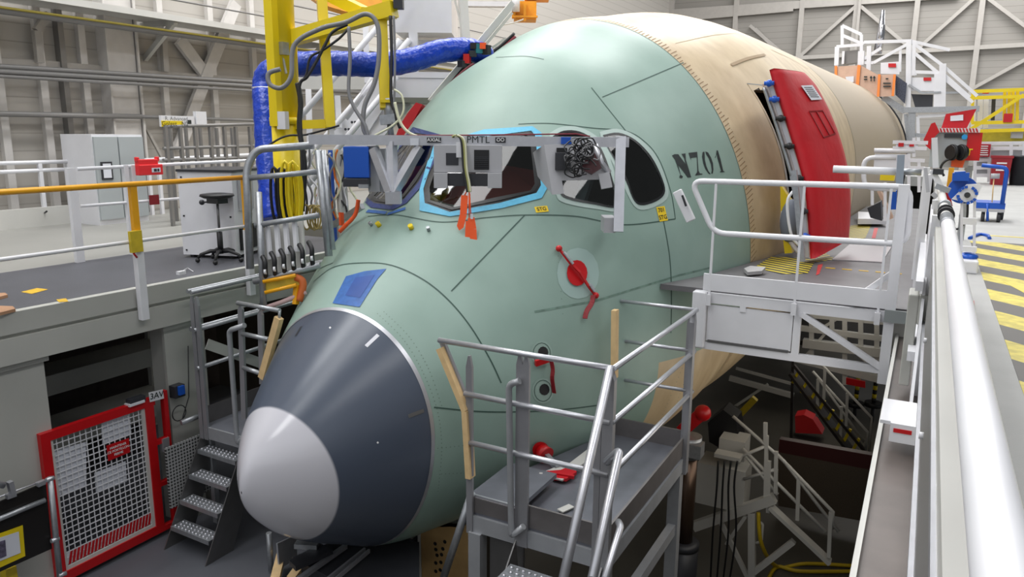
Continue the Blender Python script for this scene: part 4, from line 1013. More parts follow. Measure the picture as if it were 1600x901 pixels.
# stool
t = thing('work_stool', 'black work stool with saddle seat before the white console', 'stool', tuple(AZ(346, 408, .0)))
p = AZ(346, 408, 0)
hz = AX(340, 306, p.x).z
MB().lathe([(.02, -.03), (.16, -.025), (.21, 0), (.2, .025), (.12, .035), (.02, .02)], (p.x, p.y, hz), 20, Matrix.Diagonal((1, 1, 1))).build('seat', BLACK, t)
MB().bx(p.x-.1, p.x+.1, p.y-.08, p.y+.08, hz-.09, hz-.03).tube([(p.x-.05, p.y, hz-.07), (p.x-.24, p.y-.03, hz-.09)], .012, 6).ball((p.x-.25, p.y-.03, hz-.09), .035).build('tilt_lever', CHAR, t)
MB().cyl((p.x, p.y, .1), (p.x, p.y, .38), .035).build('gas_column', BLACK, t); MB().cyl((p.x, p.y, .38), (p.x, p.y, hz-.05), .016).build('piston', STEEL, t)
leg0 = MB().tube([(0, 0, .13), (.12, 0, .14), (.24, 0, .1), (.28, 0, .05)], [.03, .025, .02, .015], 8)
leg0.ball((.28, 0, .03), .03)
for k in range(5):
    o = leg0.build('leg', BLACK, t) if k == 0 else L0.copy()
    if k == 0: L0 = o; o.matrix_parent_inverse = Matrix.Identity(4)
    else: COL.objects.link(o); o.parent = t; o.matrix_parent_inverse = Matrix.Identity(4)
    o.rotation_euler = (0, 0, .3+k*2*pi/5)
t = tag(MB().box(AZ(283, 426, .02), (.06, .09, .04)).tube([AZ(285, 424, .04), AZ(293, 418, .03), AZ(302, 424, .01)], .006, 6).build('power_plug', WHITE), 'small white plug with cord on the left stage floor', 'plug')
MARKY = mat('floor_yellow', S(205, 165, 40), .6, noise=.2, nscale=20)
for q, n_ in (([(33, 456), (58, 450), (75, 452), (50, 459)], 'rectangular orange floor marker near the left stage edge'), ([(88, 468), (103, 466), (107, 471), (92, 472)], 'short yellow paint dash on the left stage floor')):
    tag(MB().prism([AZ(x, y, .002) for x, y in q], (0, 0, .002)).build('floor_marker', MARKY), n_, 'marking')
for q, n_ in (([(-15, 477), (20, 478), (24, 482), (0, 488), (-20, 486)], 'light wooden pad at the left picture edge, nearest the railing'), ([(-15, 458), (8, 457), (12, 460), (-10, 466)], 'small wooden pad further in at the left picture edge')):
    tag(MB().prism([AZ(x, y, .03) for x, y in q], (0, 0, -.028)).build('wooden_pad', mat('tan_pad', S(170, 130, 100), .6)), n_, 'pad')
tag(MB().tube(spline([AZ(0, 353, .02), AZ(45, 346, .02), AZ(62, 338, .06), AZ(73, 330, .3)], 6), .015, 6).build('floor_cable', BLACK), 'black cable on the pale walkway at far left', 'cable')
# cage racks behind
t = thing('barrier_rack', 'row of upright grey barrier frames stored behind the console', 'rack', (-11, 10, 0))
R1 = lambda x, y: AX(x, y, -11.5)
for y_ in (198, 232, 250): tubes('rail', [[R1(255, y_), R1(415, y_-5)]], .03, PIPE, t)
for x in (258, 281, 304, 328, 350, 368, 390, 410): p = R1(x, 198); MB().bx(-11.53, -11.47, p.y-.025, p.y+.025, 0, p.z).build('upright', PIPE, t)
for x in (265, 290, 312, 338, 362): p = AX(x, 200, -12.1); MB().bx(-12.13, -12.07, p.y-.02, p.y+.02, 0, p.z).build('upright', PIPE, t)
t = thing('station_sign', 'white and yellow horizontal station sign above the barrier rack', 'sign', tuple(R1(278, 190)))
pa, pb = R1(252, 190), R1(304, 187); MB().bx(-11.55, -11.5, pa.y, pb.y, R1(278, 198).z, R1(278, 181).z).build('board', WHITE, t)
MB().bx(-11.5, -11.49, pa.y, R1(285, 190).y, R1(278, 198).z, R1(278, 189).z).build('yellow_band', YEL, t)
MB().bx(-11.56, -11.48, R1(306, 190).y, R1(322, 190).y, R1(306, 194).z, R1(306, 174).z).build('side_box', WHITE, t)
q = MB(); letters(q, 'Golget   N2', .11, R1(272, 193.5), (0, 1, 0), (0, 0, 1), .03); letters(q, 'R. Advanced', .09, R1(274, 185.5), (0, 1, 0), (0, 0, 1), .03); q.bx(-11.49, -11.485, R1(293, 190).y, R1(298, 190).y, R1(278, 193).z, R1(278, 187).z)
q.build('sign_print', INK, t)

# ------------------------------------------------------------------ yellow jib crane
DY = 9.0
def Q(x, y, d=DY): return AD(x, y, d)
def col_at(x, y, d, z0_, z1_):
    p = AD(x, y, d); return V((p.x, p.y, z0_)), V((p.x, p.y, z1_))
t = thing('jib_crane', 'bright yellow jib crane column with swinging frame left of the cockpit', 'crane', tuple(V((Q(448, 300).x, Q(448, 300).y, 0))))
P0 = Q(446, 200); zb_c = AD(447, 345, 9.0).z
MB().cyl((P0.x, P0.y, 0), (P0.x, P0.y, 1.75), .16, 28).cyl((P0.x, P0.y, 1.72), (P0.x, P0.y, 1.8), .18, 28).build('base_column', YEL, t)
MB().cyl((P0.x, P0.y, 1.8), (P0.x, P0.y, 6), .165, 28).bx(P0.x-.02, P0.x+.1, P0.y-.22, P0.y-.12, 1.7, 6).build('upper_column', YEL, t)
b = MB()
b.bar(Q(458, 72), Q(463, 200), .09, .09)
for q in (((440, 62), (618, 12)), ): b.bar(Q(455, 60, 8.8), Q(616, 14, 8.2), .14, .16)
b.bar(Q(500, -40, 8.8), Q(516, 200, 8.8), .11, .11).bar(Q(505, -12, 8.9), Q(570, 20, 8.5), .14, .12).bar(Q(463, 195, 8.95), Q(520, 193, 8.8), .08, .1)
b.build('jib_frame', YEL, t)
b = MB().bar(Q(596, 25, 8.3), Q(602, 170, 8.3), .11, .1).bar(Q(600, 10, 8.3), Q(616, 8, 8.3), .2, .26).bar(Q(595, 158, 8.25), Q(616, 158, 8.25), .1, .03); b.build('drop_arm', YEL, t)
MB().bar(Q(616, 5, 8.2), Q(630, 5, 8.2), .12, .12).build('end_cap', CHAR, t)
MB().bar(Q(516, 195, 8.8), Q(519, 222, 8.8), .06).build('lower_strut', WHITE, t)
MB().cyl(Q(608, 155, 8.3), Q(609, 185, 8.3), .06, 14).bar(Q(595, 188, 8.2), Q(618, 185, 8.2), .14, .1).cyl(Q(609, 190, 8.25), Q(611, 212, 8.25), .035, 10).build('swivel_joint', GALV, t)
MB().box(Q(442, 188, 8.75), (.13, .06, .2)).build('data_plate', WHITE, t)
MB().box(Q(441, 76, 8.7), (.12, .1, .14)).bar(Q(440, 80, 8.7), Q(447, 115, 8.7), .02).build('junction_box', GALV, t)
# cables of the crane
CAB = mat('grey_cable', S(120, 120, 122), .5)
def cable(pts, d, r, m, label, grp='loose cables around the jib crane', name='hanging_cable'):
    ds = d if isinstance(d, (list, tuple)) else [d]*len(pts)
    return tag(MB().tube(spline([AD(x, y, k) for (x, y), k in zip(pts, ds)], 7), r, 7).build(name, m), label, 'cable', grp)
cable([(438, 108), (420, 115), (422, 132), (440, 137), (455, 118), (460, 70), (500, 45), (540, 35), (572, 22), (590, 40), (592, 90), (585, 130), (570, 165), (568, 200), (578, 216), (590, 218)], 8.1, .026, CAB, 'thick grey cable looping from the crane column over the jib')
cable([(545, 42), (547, 90), (545, 140), (552, 165), (570, 195), (575, 212)], 8.05, .02, CAB, 'grey cable hanging straight down beneath the jib middle')
cable([(543, 38), (520, 50), (508, 70), (495, 95), (480, 120), (468, 135), (470, 200), (474, 330)], 8.3, .018, BLACK, 'black cable sagging from the jib to the column foot')
cable([(610, 25), (612, 80), (611, 150), (618, 180), (625, 200)], 8.15, .018, BLACK, 'black cable down the outer side of the drop arm')
cable([(615, 25), (617, 80), (616, 150), (612, 200)], 8.15, .014, CAB, 'thin grey cable down the outer side of the drop arm')
cable([(616, 140), (628, 150), (630, 175), (615, 195), (585, 212)], 8.1, .012, mat('cream_cable', S(205, 205, 175), .5), 'cream cable curling beside the swivel joint')
cable([(617, 160), (625, 190), (640, 208), (665, 215), (700, 213)], 8.0, .016, mat('cream_cable', (0, 0, 0)), 'cream cable running from the swivel to the test frame')
cable([(545, 44), (530, 60), (505, 78), (485, 90), (478, 118), (466, 132)], 8.3, .014, BLACK, 'upper of the black cables sagging towards the column')
cable([(465, 130), (470, 160), (468, 200), (476, 260), (472, 330)], 8.4, .03, BLACK, 'black cable bundle tied along the right side of the crane column')
cable([(384, 252), (440, 215), (480, 210), (530, 196)], 8.7, .012, BLACK, 'thin black cable crossing below the crane frame')
# blue duct
t = tag(MB().tube(spline([AD(428, 345, 9.1), AD(424, 290, 9.2), AD(419, 230, 9.3), AD(416, 170, 9.4), AD(414, 135, 9.5), AD(422, 113, 9.5), AD(450, 103, 9.6), AD(500, 99, 9.6), AD(550, 100, 9.6), AD(600, 101, 9.7), AD(650, 92, 9.9), AD(690, 80, 10.1), AD(735, 78, 10.4), AD(760, 90, 10.6)], 7), [.155+.005*sin(i*2.4) for i in range(13*7+1)], 18).build('air_duct', BLUE), 'large blue foil air duct bending over behind the yellow crane', 'duct')
b = MB().tube([AD(403, 139, 9.25), AD(428, 140, 9.25)], .02, 6)
tag(MB().lathe([(.16, -.03), (.165, -.03), (.165, .03), (.16, .03)], AD(415, 140, 9.49), 20).build('duct_band', ALU), 'silver band around the upright run of blue duct', 'band')
# coils of hose hanging behind rail
def coil(cx, cy, d, rx, rz_, n, m, label, r=.014):
    c = AD(cx, cy, d); b = MB()
    for k in range(n):
        ox = (k-(n-1)/2)*.028; rr = 1-.06*(k % 3)
        pts = [c+V((ox+rx*.35*cos(a*pi/8), .05*k % .12+rx*cos(a*pi/8)*.3, rz_*rr*sin(a*pi/8))) for a in range(16)]
        b.tube(pts, r, 6, closed=True)
    return tag(b.build('hose_coil', m), label, 'hose', 'coiled hoses hung behind the stage rail')
coil(436, 305, 8.2, .1, .3, 5, BLACK, 'black hose coil hung behind the stage rail', .018)
coil(452, 302, 8.15, .12, .34, 4, YEL, 'yellow hose coil hung beside the black coil', .018)
coil(486, 340, 8.4, .1, .14, 6, mat('tan_cable', S(170, 150, 90), .6), 'tan cable coil hung right of the yellow hose coil', .01)
# galvanised tube frame round that corner
t = thing('tube_guard', 'grey tubular guard at the stage corner before the yellow crane', 'railing', tuple(E(400, 380)))
T7 = lambda x, y, d=7.9: AD(x, y, d)
tubes('top_rail', [arc([T7(391, 420), T7(385, 262), T7(400, 233), T7(490, 227)], .35, 8)], .04, GALV, t)
for q in (((390, 278), (497, 268)), ((398, 352), (499, 336)), ((396, 440), (500, 414))): tubes('mid_rail', [[T7(*q[0]), T7(*q[1])]], .03, GALV, t)
tubes('post', [[T7(404, 300), T7(412, 480)]], .035, GALV, t); tubes('post', [[T7(497, 235), T7(514, 400)]], .04, GALV, t); tubes('post', [[T7(505, 235), T7(520, 390)]], .03, GALV, t)
# cable panel
t = thing('hose_manifold', 'grey ribbed panel with a row of curved black hoses', 'panel', tuple(T7(440, 410)))
MB().prism([T7(401, 358, 8.0), T7(473, 343, 8.0), T7(477, 420, 8.0), T7(408, 440, 8.0)], FWD*.04).build('back_plate', OFFW, t)
for i, x in enumerate((418, 432, 446, 460)):
    MB().bar(T7(x, 354-i*3, 7.95), T7(x+4, 405-i*4, 7.95), .03, .05, (1, 0, 0)).build('rib', WHITE, t)
for i in range(6):
    x = 409+i*14.6; y = 399-i*4.2
    MB().tube(spline([T7(x, y, 7.9), T7(x+5, y+10, 7.84), T7(x+5.5, y+24, 7.85), T7(x+7, y+36, 7.9)], 5), .026, 8).build('hose', BLACK, t)
    MB().tube([T7(x+4, y+25, 7.84), T7(x+7.5, y+25, 7.84)], .03, 8).build('hose_clip', WHITE, t)
b = MB()
for i in range(5):
    for j in range(4): p = T7(407+i*14.5, 366-i*3+j*11, 7.98); b.cyl(p, p-FWD*.012, .008, 8)
b.build('stud', CHAR, t)['kind'] = 'stuff'
t = thing('cable_tray', 'worn yellow bent cable tray below the ribbed hose panel', 'tray', tuple(T7(440, 460)))
MB().prism([T7(411, 440), T7(465, 430), T7(470, 440), T7(468, 445), T7(414, 457)], FWD*.03).build('trough', YDARK, t)
tubes('edge_rim', [[T7(411, 440, 7.85), T7(462, 430, 7.85)], [T7(414, 457, 7.85), T7(463, 445, 7.85)]], .02, AMBER, t)
MB().tube(spline([T7(462, 433), T7(472, 438), T7(473, 450), T7(467, 470)], 4), .04, 8).build('tray_bend', mat('rust_orange', S(190, 95, 40), .6), t)
MB().bar(T7(464, 445), T7(462, 475), .05, .05, (1, 0, 0)).build('tray_drop', AMBER, t)
tag(MB().tube([T7(408, 483), T7(440, 472), T7(478, 456)], .025, 8).build('tape_wrapped_bar', mat('pinkish_pipe', S(190, 160, 160), .5)), 'pipe wrapped with red white tape below the cable tray', 'pipe')
# clutter of cables behind the rail left of cockpit
random.seed(7)
for i in range(14):
    x0 = 478+i*5.5; cols = [BLACK, CAB, WHITE, mat('cream_cable', (0, 0, 0)), mat('orange_cable', S(220, 120, 40), .5)]
    pts = [(x0, 232+random.random()*10)]
    for k in range(5): pts.append((x0+random.uniform(-9, 12), 250+k*22+random.random()*8))
    nm_ = ['black', 'grey', 'white', 'cream', 'orange'][i % 5]
    od = ['first', 'second', 'third', 'fourth', 'fifth', 'sixth', 'seventh', 'eighth', 'ninth', 'tenth', 'eleventh', 'twelfth', 'thirteenth', 'fourteenth'][i]
    cable(pts, 8.5+.02*i, .012, cols[i % 5], nm_+' cable, '+od+' from the stage rail in the tangle by the cockpit', 'cables in the tangle by the cockpit', 'tangled_cable')
b = MB()
t = thing('cable_stand', 'white perforated stand carrying cables left of the cockpit window', 'stand', tuple(AD(535, 330, 8.7)))
MB().bar(AD(530, 235, 8.75), AD(541, 400, 8.75), .14, .05, (1, 0, 0)).build('upright', OFFW, t); MB().bar(AD(516, 235, 8.8), AD(525, 400, 8.8), .05, .05).build('upright', BLUEP, t)
MB().bar(AD(520, 352, 8.6), AD(566, 322, 8.3), .06, .06).build('arm', GALV, t)
MB().tube(spline([AD(560, 312, 8.1), AD(555, 335, 8.1), AD(540, 352, 8.1), AD(530, 362, 8.1)], 5), .022, 6).build('orange_strap', ORANGE, t)
MB().bar(AD(533, 332, 8.3), AD(534, 352, 8.3), .06, .02, (1, 0, 0)).build('orange_tag', ORANGE, t)

# ------------------------------------------------------------------ measuring gantry before the cockpit
DG = 7.75
g = lambda x, y, d=DG: AD(x, y, d)
HR = V((cos(YAW), sin(YAW), 0)); UPz = V((0, 0, 1))
BXM = lambda: Matrix((HR, V((-sin(YAW), cos(YAW), 0)), UPz)).transposed()
def gbox(mb, x0, y0, x1, y1, d, dep):   # upright box facing the view direction
    a, c = g(x0, y0, d), g(x1, y1, d); ctr = (a+c)/2; W_ = abs((c-a).dot(HR)); H_ = abs(c.z-a.z)
    return mb.box(ctr+V((-sin(YAW), cos(YAW), 0))*dep/2, (W_, dep, H_), M=BXM())
t = thing('test_frame', 'aluminium profile test frame spanning in front of the cockpit windows', 'frame', tuple(g(800, 350)))
a, c = g(484, 211), g(982, 215)
zc = (a.z+c.z)/2-.03; a.z = c.z = g(740, 220).z
MB().bar(a, c, .1, .1).build('cross_beam', ALU, t)
MB().bar(V((g(970, 215).x, g(970, 215).y, a.z+.05)), V((g(966, 362).x, g(966, 362).y, g(966, 362).z)), .1, .1).build('right_leg', ALU, t)
gbox(MB(), 944, 340, 962, 364, DG+.02, .3).build('foot_pad', PLAST, t)
for q in (((584, 232), (610, 300)), ((656, 230), (615, 300)), ((612, 222), (614, 310))): MB().bar(g(*q[0]), g(*q[1]), .08, .08, (1, 0, 0)).build('brace', ALU, t)
gbox(MB(), 602, 300, 625, 319, DG-.05, .12).build('node_block', ALU, t)
gbox(MB(), 575, 228, 592, 300, DG+.1, .02).build('back_plate', PLAST, t)
gbox(MB(), 592, 232, 602, 300, DG+.15, .3).build('side_plate', PLAST, t)
q = MB(); zt2 = g(745, 219, DG-.06)
letters(q, 'PMTL', .1, g(747, 218.5, DG-.07), HR, UPz, 0, 0); q.build('beam_lettering', INK, t)
for x0, x1, tx_ in ((667, 689, 'AXIAL'), (774, 790, 'OO')):
    k_ = gbox(MB(), x0, 214.5, x1, 223, DG-.065, .01).build('maker_plate', CHAR, t); q = MB(); letters(q, tx_, .05, g((x0+x1)/2, 218.5, DG-.075), HR, UPz, 0, .0005); q.build('plate_print', WTXT, k_)
gbox(MB(), 641, 216, 654, 227, DG-.065, .01).build('beam_sticker', PAPER, t)
MB().tube([g(600, 212, DG-.03), g(740, 211, DG-.04), g(900, 209, DG-.03), g(922, 213, DG-.03)], .008, 6).build('red_cable', mat('maroon', (0, 0, 0)), t)
# blue box + black box
t = thing('sensor_box', 'blue metal box hanging at the left end of the test frame', 'box', tuple(g(557, 278)))
gbox(MB(), 537, 229, 576, 278, DG, .35).build('housing', BLUEP, t, bevel=.006); gbox(MB(), 556, 231, 570, 240, DG-.008, .01).build('label', CHAR, t)
t = thing('power_supply', 'black flat box fixed below the blue box', 'box', tuple(g(557, 292)))
gbox(MB(), 536, 279, 575, 292, DG-.02, .3).build('housing', CHAR, t, bevel=.004); gbox(MB(), 560, 288, 575, 294, DG-.04, .05).build('connector', GALV, t)
# white control unit
t = thing('control_unit', 'light grey control unit with vents hanging mid test frame', 'control unit', tuple(g(730, 292)))
b = MB()
for q in ((678, 226, 784, 270), (678, 270, 699, 294), (762, 270, 784, 294)): gbox(b, *q, DG-.08, .06)
b.build('housing', PLAST, t, bevel=.004)
gbox(MB(), 699, 271, 762, 291, DG-.06, .08).build('base_module', CHAR, t)
gbox(MB(), 697, 239, 716, 258, DG-.085, .01).build('screen', CHAR, t)
v_ = gbox(MB(), 741, 234, 764, 265, DG-.085, .01).build('vent', BLACK, t)
b = MB()
for k in range(10): gbox(b, 742, 236+k*2.9, 763, 237+k*2.9, DG-.092, .008)
b.build('vent_slats', CHAR, v_)
gbox(MB(), 697, 228, 713, 230, DG-.085, .01).build('slot', CHAR, t); gbox(MB(), 744, 227.5, 763, 229.5, DG-.085, .01).build('slot', CHAR, t)
gbox(MB(), 713, 222, 721, 246, DG-.12, .05).build('bracket', WHITE, t)
for i, (x, m_) in enumerate(((727, mat('olive_cable', S(150, 150, 90), .5)), (724, BLACK), (729, mat('cream_cable', (0, 0, 0))))):
    cable([(706+i*2, 214), (714+i, 212), (x-3, 222), (x, 262), (x+4, 285), (x+6, 300)], DG-.14, .012, m_, ['olive', 'black', 'cream'][i]+' lead hanging in front of the grey control unit', 'leads over the control unit', 'lead')
def ribbon(pts, label):
    b = MB(); P_ = [g(x, y, DG-.1) for x, y in pts]
    for a_, c_ in zip(P_, P_[1:]): b.bar(a_, c_, .045, .006, FWD)
    r_ = b.build('remove_ribbon', ORANGE); tag(r_, label, 'ribbon', 'orange ribbons below the control unit')
    return r_
def barr(mb, a_, c_, w_): return mb.bar(a_, c_, w_, .006, FWD)
for pts, lab in (([(726, 305), (724, 335), (719, 354)], 'orange ribbon furthest left, tilted, below the control unit'), ([(733, 345), (732, 370), (731, 390)], 'longest orange ribbon, middle of the three below the control unit'), ([(736, 340), (739, 358), (740, 377)], 'orange ribbon furthest right below the control unit')):
    b = MB(); P_ = [g(x, y, DG-.1-(.01 if x > 735 else 0)) for x, y in pts]
    for a_, c_ in zip(P_, P_[1:]):
        d_ = (c_-a_).normalized(); s = d_.cross(FWD).normalized()*.035; b.prism([a_-s, a_+s, c_+s, c_-s], FWD*.004)
    s = (P_[-1]-P_[-2]).normalized(); w_ = s.cross(FWD).normalized()*.035; b.prism([P_[-1]-w_, P_[-1]+w_, P_[-1]+s*.04], FWD*.004)
    b.tube([P_[0], g(733, 292, DG-.1)], .006, 6)
    tag(b.build('warning_ribbon', ORANGE), lab, 'ribbon', 'orange ribbons below the control unit')
gbox(MB(), 735, 334, 739, 342, DG-.13, .01); tag(gbox(MB(), 735.5, 334, 739, 342, DG-.135, .01).build('ribbon_tag', PAPER), 'small white tag at the top of the orange ribbons', 'tag')
# electronics bracket
t = thing('camera_bracket', 'bent sheet bracket carrying an electronics module with tangled black wires', 'bracket', tuple(g(900, 290)))
e_ = lambda x, y, o=0: g(x, y, DG-.1+o)
b = MB().prism([e_(850, 226), e_(905, 224), e_(936, 226), e_(946, 272), e_(940, 280), e_(878, 282), e_(882, 302), e_(863, 304)], FWD*.012)
b.prism([e_(833, 238, .25), e_(850, 226), e_(863, 304), e_(840, 275, .25)], FWD*.01).build('sheet_bracket', PLAST, t)
gbox(MB(), 868, 238, 892, 266, DG-.18, .08).build('camera_module', CHAR, t, bevel=.004); gbox(MB(), 870, 231, 886, 240, DG-.16, .06).build('module_mount', BLACK, t)
gbox(MB(), 877, 214, 893, 225, DG-.12, .06).build('blue_connector', BLUEP, t); gbox(MB(), 914, 214, 925, 242, DG-.12, .05).build('white_bracket', WHITE, t)
MB().prism([e_(935, 272, -.08), e_(952, 268, -.08), e_(957, 292, -.08), e_(940, 295, -.08)], FWD*.04).build('terminal_box', PLAST, t)
MB().tube([e_(930, 226, -.05), e_(940, 255, -.05), e_(952, 270, -.03)], .03, 6).build('slanted_strut', ALU, t)
random.seed(3)
for i in range(26):
    x_, y_ = random.uniform(893, 925), random.uniform(222, 275); dd = -.22+random.uniform(-.04, .04); an = random.uniform(0, 6.28); pts = []
    for k in range(7):
        pts.append(e_(x_, y_, dd+.02*sin(k+i))); an += random.uniform(.2, 1.5); st_ = random.uniform(4, 13)
        x_ = min(max(x_+st_*cos(an), 882), 950); y_ = min(max(y_+st_*sin(an), 216), 298)
    MB().tube(spline(pts, 5), .0075, 6).build('wire', [BLACK, BLACK, BLACK, CHAR, BLACK, CAB if i % 4 else RED][i % 6], t)
MB().prism([e_(905, 262, -.12), e_(925, 236, -.12), (e_(930, 240, -.12)), e_(940, 262, -.12), e_(925, 272, -.12)], FWD*.05).build('motor_housing', mat('dark_maroon', S(70, 24, 28), .4), t)
# ------------------------------------------------------------------ starboard tower behind the crown
D5 = 11.2
u = lambda x, y, d=D5: AD(x, y, d)
t = thing('starboard_tower', 'white access tower with a big white box beyond the cockpit roof', 'tower', tuple(V((u(650, 150).x, u(650, 150).y, -.5))))
def vbox(mb, x0, y0, x1, y1, d, dep):
    a, c = u(x0, y0, d), u(x1, y1, d); ctr = (a+c)/2
    return mb.box(ctr+V((-sin(YAW), cos(YAW), 0))*dep/2, (abs((c-a).dot(HR)), dep, abs(c.z-a.z)), M=BXM())
M0 = MB(); a = u(617, -40, D5); c = u(703, 48, D5)
vbox(M0, 617, -40, 705, 50, D5, 1.3).build('counterweight_box', WHITE, t)
b = MB().bar(u(722, -20), u(728, 76), .12, .1).bar(u(708, -10), u(726, 60), .02, .02); b.build('box_bracket', OFFW, t)
vbox(MB(), 640, 52, 652, 155, D5-.1, .12).build('post', WHITE, t)
vbox(MB(), 614, 112, 705, 122, D5-.1, .1).build('beam', WHITE, t)
vbox(MB(), 616, 122, 700, 154, D5-.05, .1).build('side_panel', WHITE, t); vbox(MB(), 600, 152, 675, 160, D5-.3, .8).build('floor_plate', mat('olive_grey', S(120, 124, 112), .5), t)
vbox(MB(), 614, 62, 740, 72, D5+.6, .1).build('beam', WHITE, t)
b = MB().bar(u(672, 158, D5-.6), u(800, 5, D5-.6), .12, .07).bar(u(700, 130, D5-.3), u(798, 12, D5-.3), .06, .06).bar(u(715, 122, D5-.1), u(800, 20, D5-.1), .04, .04); b.build('diagonal_beam', OFFW, t)
b = MB().bar(u(720, 110, D5), u(790, 60, D5), .09, .03).tube(spline([u(742, 75, D5+.2), u(770, 45, D5+.2), u(805, 35, D5+.2), u(818, 30, D5+.2)], 4), .012, 6); b.build('edge_plank', OFFW, t)
random.seed(11)
for i, (x, y) in enumerate(((742, 72), (748, 76), (755, 72), (760, 78), (738, 84), (730, 92), (722, 100))):
    MB().box(u(x, y, D5-1.0), (.1, .08, .08+.04*(i % 2)), rz=i).build('fitting', [BLACK, mat('teal', S(40, 120, 130), .5), ORANGE, BLACK, CHAR, RED, CHAR][i], t)
e1 = [u(686, 152, 10.7), u(705, 130, 10.7), u(735, 104, 10.8), u(775, 84, 10.9), u(805, 58, 11)]
MB().tube(spline(e1, 6), .03, 6).build('edge_seal', mat('maroon', (0, 0, 0)), t); MB().tube(spline([p+V((-.02, 0, .05)) for p in e1], 6), .025, 6).build('edge_seal', BLACK, t)
# white stair going up left of the tower
t = thing('access_stair', 'white stair with round handrails rising behind the yellow crane', 'stair', tuple(V((u(500, 250).x, u(500, 250).y, 0))))
for q in (((400, 262), (636, -10)), ((408, 330), (640, 62)), ((480, 290), (620, 120)), ((540, 185), (625, 62))): tubes('handrail', [[u(*q[0], 11), u(*q[1], 11)]], .045, WHITE, t)
MB().bar(u(470, 330, 11.4), u(625, 150, 11.4), .5, .06, (0, 1, 0)).build('stringer', WHITE, t)
MB().prism([u(570, 215, 11.3), u(520, 215, 11.3), u(522, 190, 11.3), u(585, 125, 11.3), u(598, 125, 11.3), u(598, 170, 11.3)], FWD*.05).build('gusset_plate', WHITE, t)
for x, y0_, y1_ in ((482, 140, 260), (527, 150, 200), (571, 40, 130)): MB().bar(u(x, y0_, 11.2), u(x+3, y1_, 11.2), .08, .06).build('post', WHITE, t)
vbox(MB(), 466, 118, 600, 140, 12.2, .1).build('side_beam', OFFW, t)
b = MB()
for k in range(6):
    p = u(560-10*(k % 3)+(k//3)*5, 180+11*(k % 3), 11.2); b.cyl(p, p-FWD*.01, .02, 8)
b.build('bolt', CHAR, t)['kind'] = 'stuff'
# overhead crane bits
o_ = lambda x, y, d=16: AD(x, y, d)
t = thing('overhead_hoist', 'orange overhead hoist trolley at the top above the green crown', 'hoist', tuple(o_(830, 15)))
def obox(mb, x0, y0, x1, y1, d, dep):
    a, c = AD(x0, y0, d), AD(x1, y1, d); ctr = (a+c)/2
    return mb.box(ctr+V((-sin(YAW), cos(YAW), 0))*dep/2, (abs((c-a).dot(HR)), dep, abs(c.z-a.z)), M=BXM())
HO = mat('hoist_orange', S(225, 150, 20), .5, noise=.1)
b = MB(); obox(b, 803, 2, 838, 30, 16, .5); obox(b, 820, -8, 858, -1, 16, .4); obox(b, 800, 5, 806, 28, 15.9, .1); obox(b, 818, 5, 822, 32, 15.9, .1); obox(b, 800, 24, 840, 27, 15.9, .1)
b.build('trolley_frame', HO, t); b = MB(); obox(b, 726, 2, 806, 10, 16, .2); b.build('white_boom', WHITE, t); MB().cyl(AD(800, 6, 15.8), AD(812, 6, 15.8), .16, 14).build('sheave', WHITE, t)
t = tag(MB().prism([o_(480, -8), o_(620, -8), o_(600, 14), (o_(540, 18)), o_(500, 6)], FWD*.3).build('hoist_beam', HO), 'orange hoist beam end at the top edge behind the yellow jib', 'beam')

# ------------------------------------------------------------------ pit edge right: ledge and near railing
GUT = mat('brown_ledge', S(98, 90, 86), .4, .2, noise=.15, nscale=4)
struct('trim_91', MB().bx(-.1, .19, -5, 8.5, -.5, -.3), GUT)
struct('trim_92', MB().bx(-.125, -.1, -5, 8.6, -.55, -.27), OFFW)
struct('trim_93', MB().bx(.18, .21, -5, 8.5, -.34, .02), OFFW)
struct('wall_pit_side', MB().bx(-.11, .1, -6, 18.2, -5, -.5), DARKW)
t = thing('near_railing', 'big white tube handrail in the right foreground with mesh below', 'railing', (.11, 3, 0))
hx = .135
MB().tube([(hx, -2, 1.1), (hx, 5.6, 1.1)], .038, 24).build('handrail', WHITE, t); MB().tube([(hx, 5.6, 1.1), (.12, 9.4, 1.1)], .034, 20).build('handrail', OFFW, t)
b = MB()
for k in range(6): b.tube([(hx, 5.5+k*.09, 1.1), (hx, 5.52+k*.09, 1.1)], .042, 20)
b.tube([(hx, 6.9, 1.1), (hx, 7.05, 1.1)], .05, 20); b.build('wrapped_wire', GALV, t)
MB().tube([(hx, 6.15, 1.1), (hx, 6.2, 1.1)], .055, 20).build('clamp_band', BLACK, t); MB().tube([(hx, 6.45, 1.1), (hx, 6.49, 1.1)], .052, 20).build('clamp_band', BLACK, t)
MB().bx(.08, .125, -2, 6.5, .93, 1.0).build('flat_rail', OFFW, t)
def meshmat():
    m = bpy.data.materials.new('fine_mesh'); m.use_nodes = True; nt = m.node_tree; b = nt.nodes['Principled BSDF']; L = nt.links.new
    tc = nt.nodes.new('ShaderNodeTexCoord'); v = nt.nodes.new('ShaderNodeTexChecker'); v.inputs['Scale'].default_value = 160
    L(tc.outputs['Object'], v.inputs['Vector']); v.inputs['Color1'].default_value = (*S(112, 110, 108), 1); v.inputs['Color2'].default_value = (*S(168, 166, 164), 1); L(v.outputs['Color'], b.inputs['Base Color'])
    b.inputs['Roughness'].default_value = .4; b.inputs['Metallic'].default_value = .3
    return m
MB().bx(.086, .09, -2, 6.3, .3, .93).build('mesh_panel', meshmat(), t)
MB().bx(.07, .086, -2, 6.3, .9, .93).bx(.07, .086, -2, 6.3, .28, .31).build('mesh_trim', ALU, t)
for y_ in (1.6, 3.2, 4.8): MB().cyl((.07, y_, .5), (.09, y_, .5), .015, 8).build('rivet_head', WHITE, t)
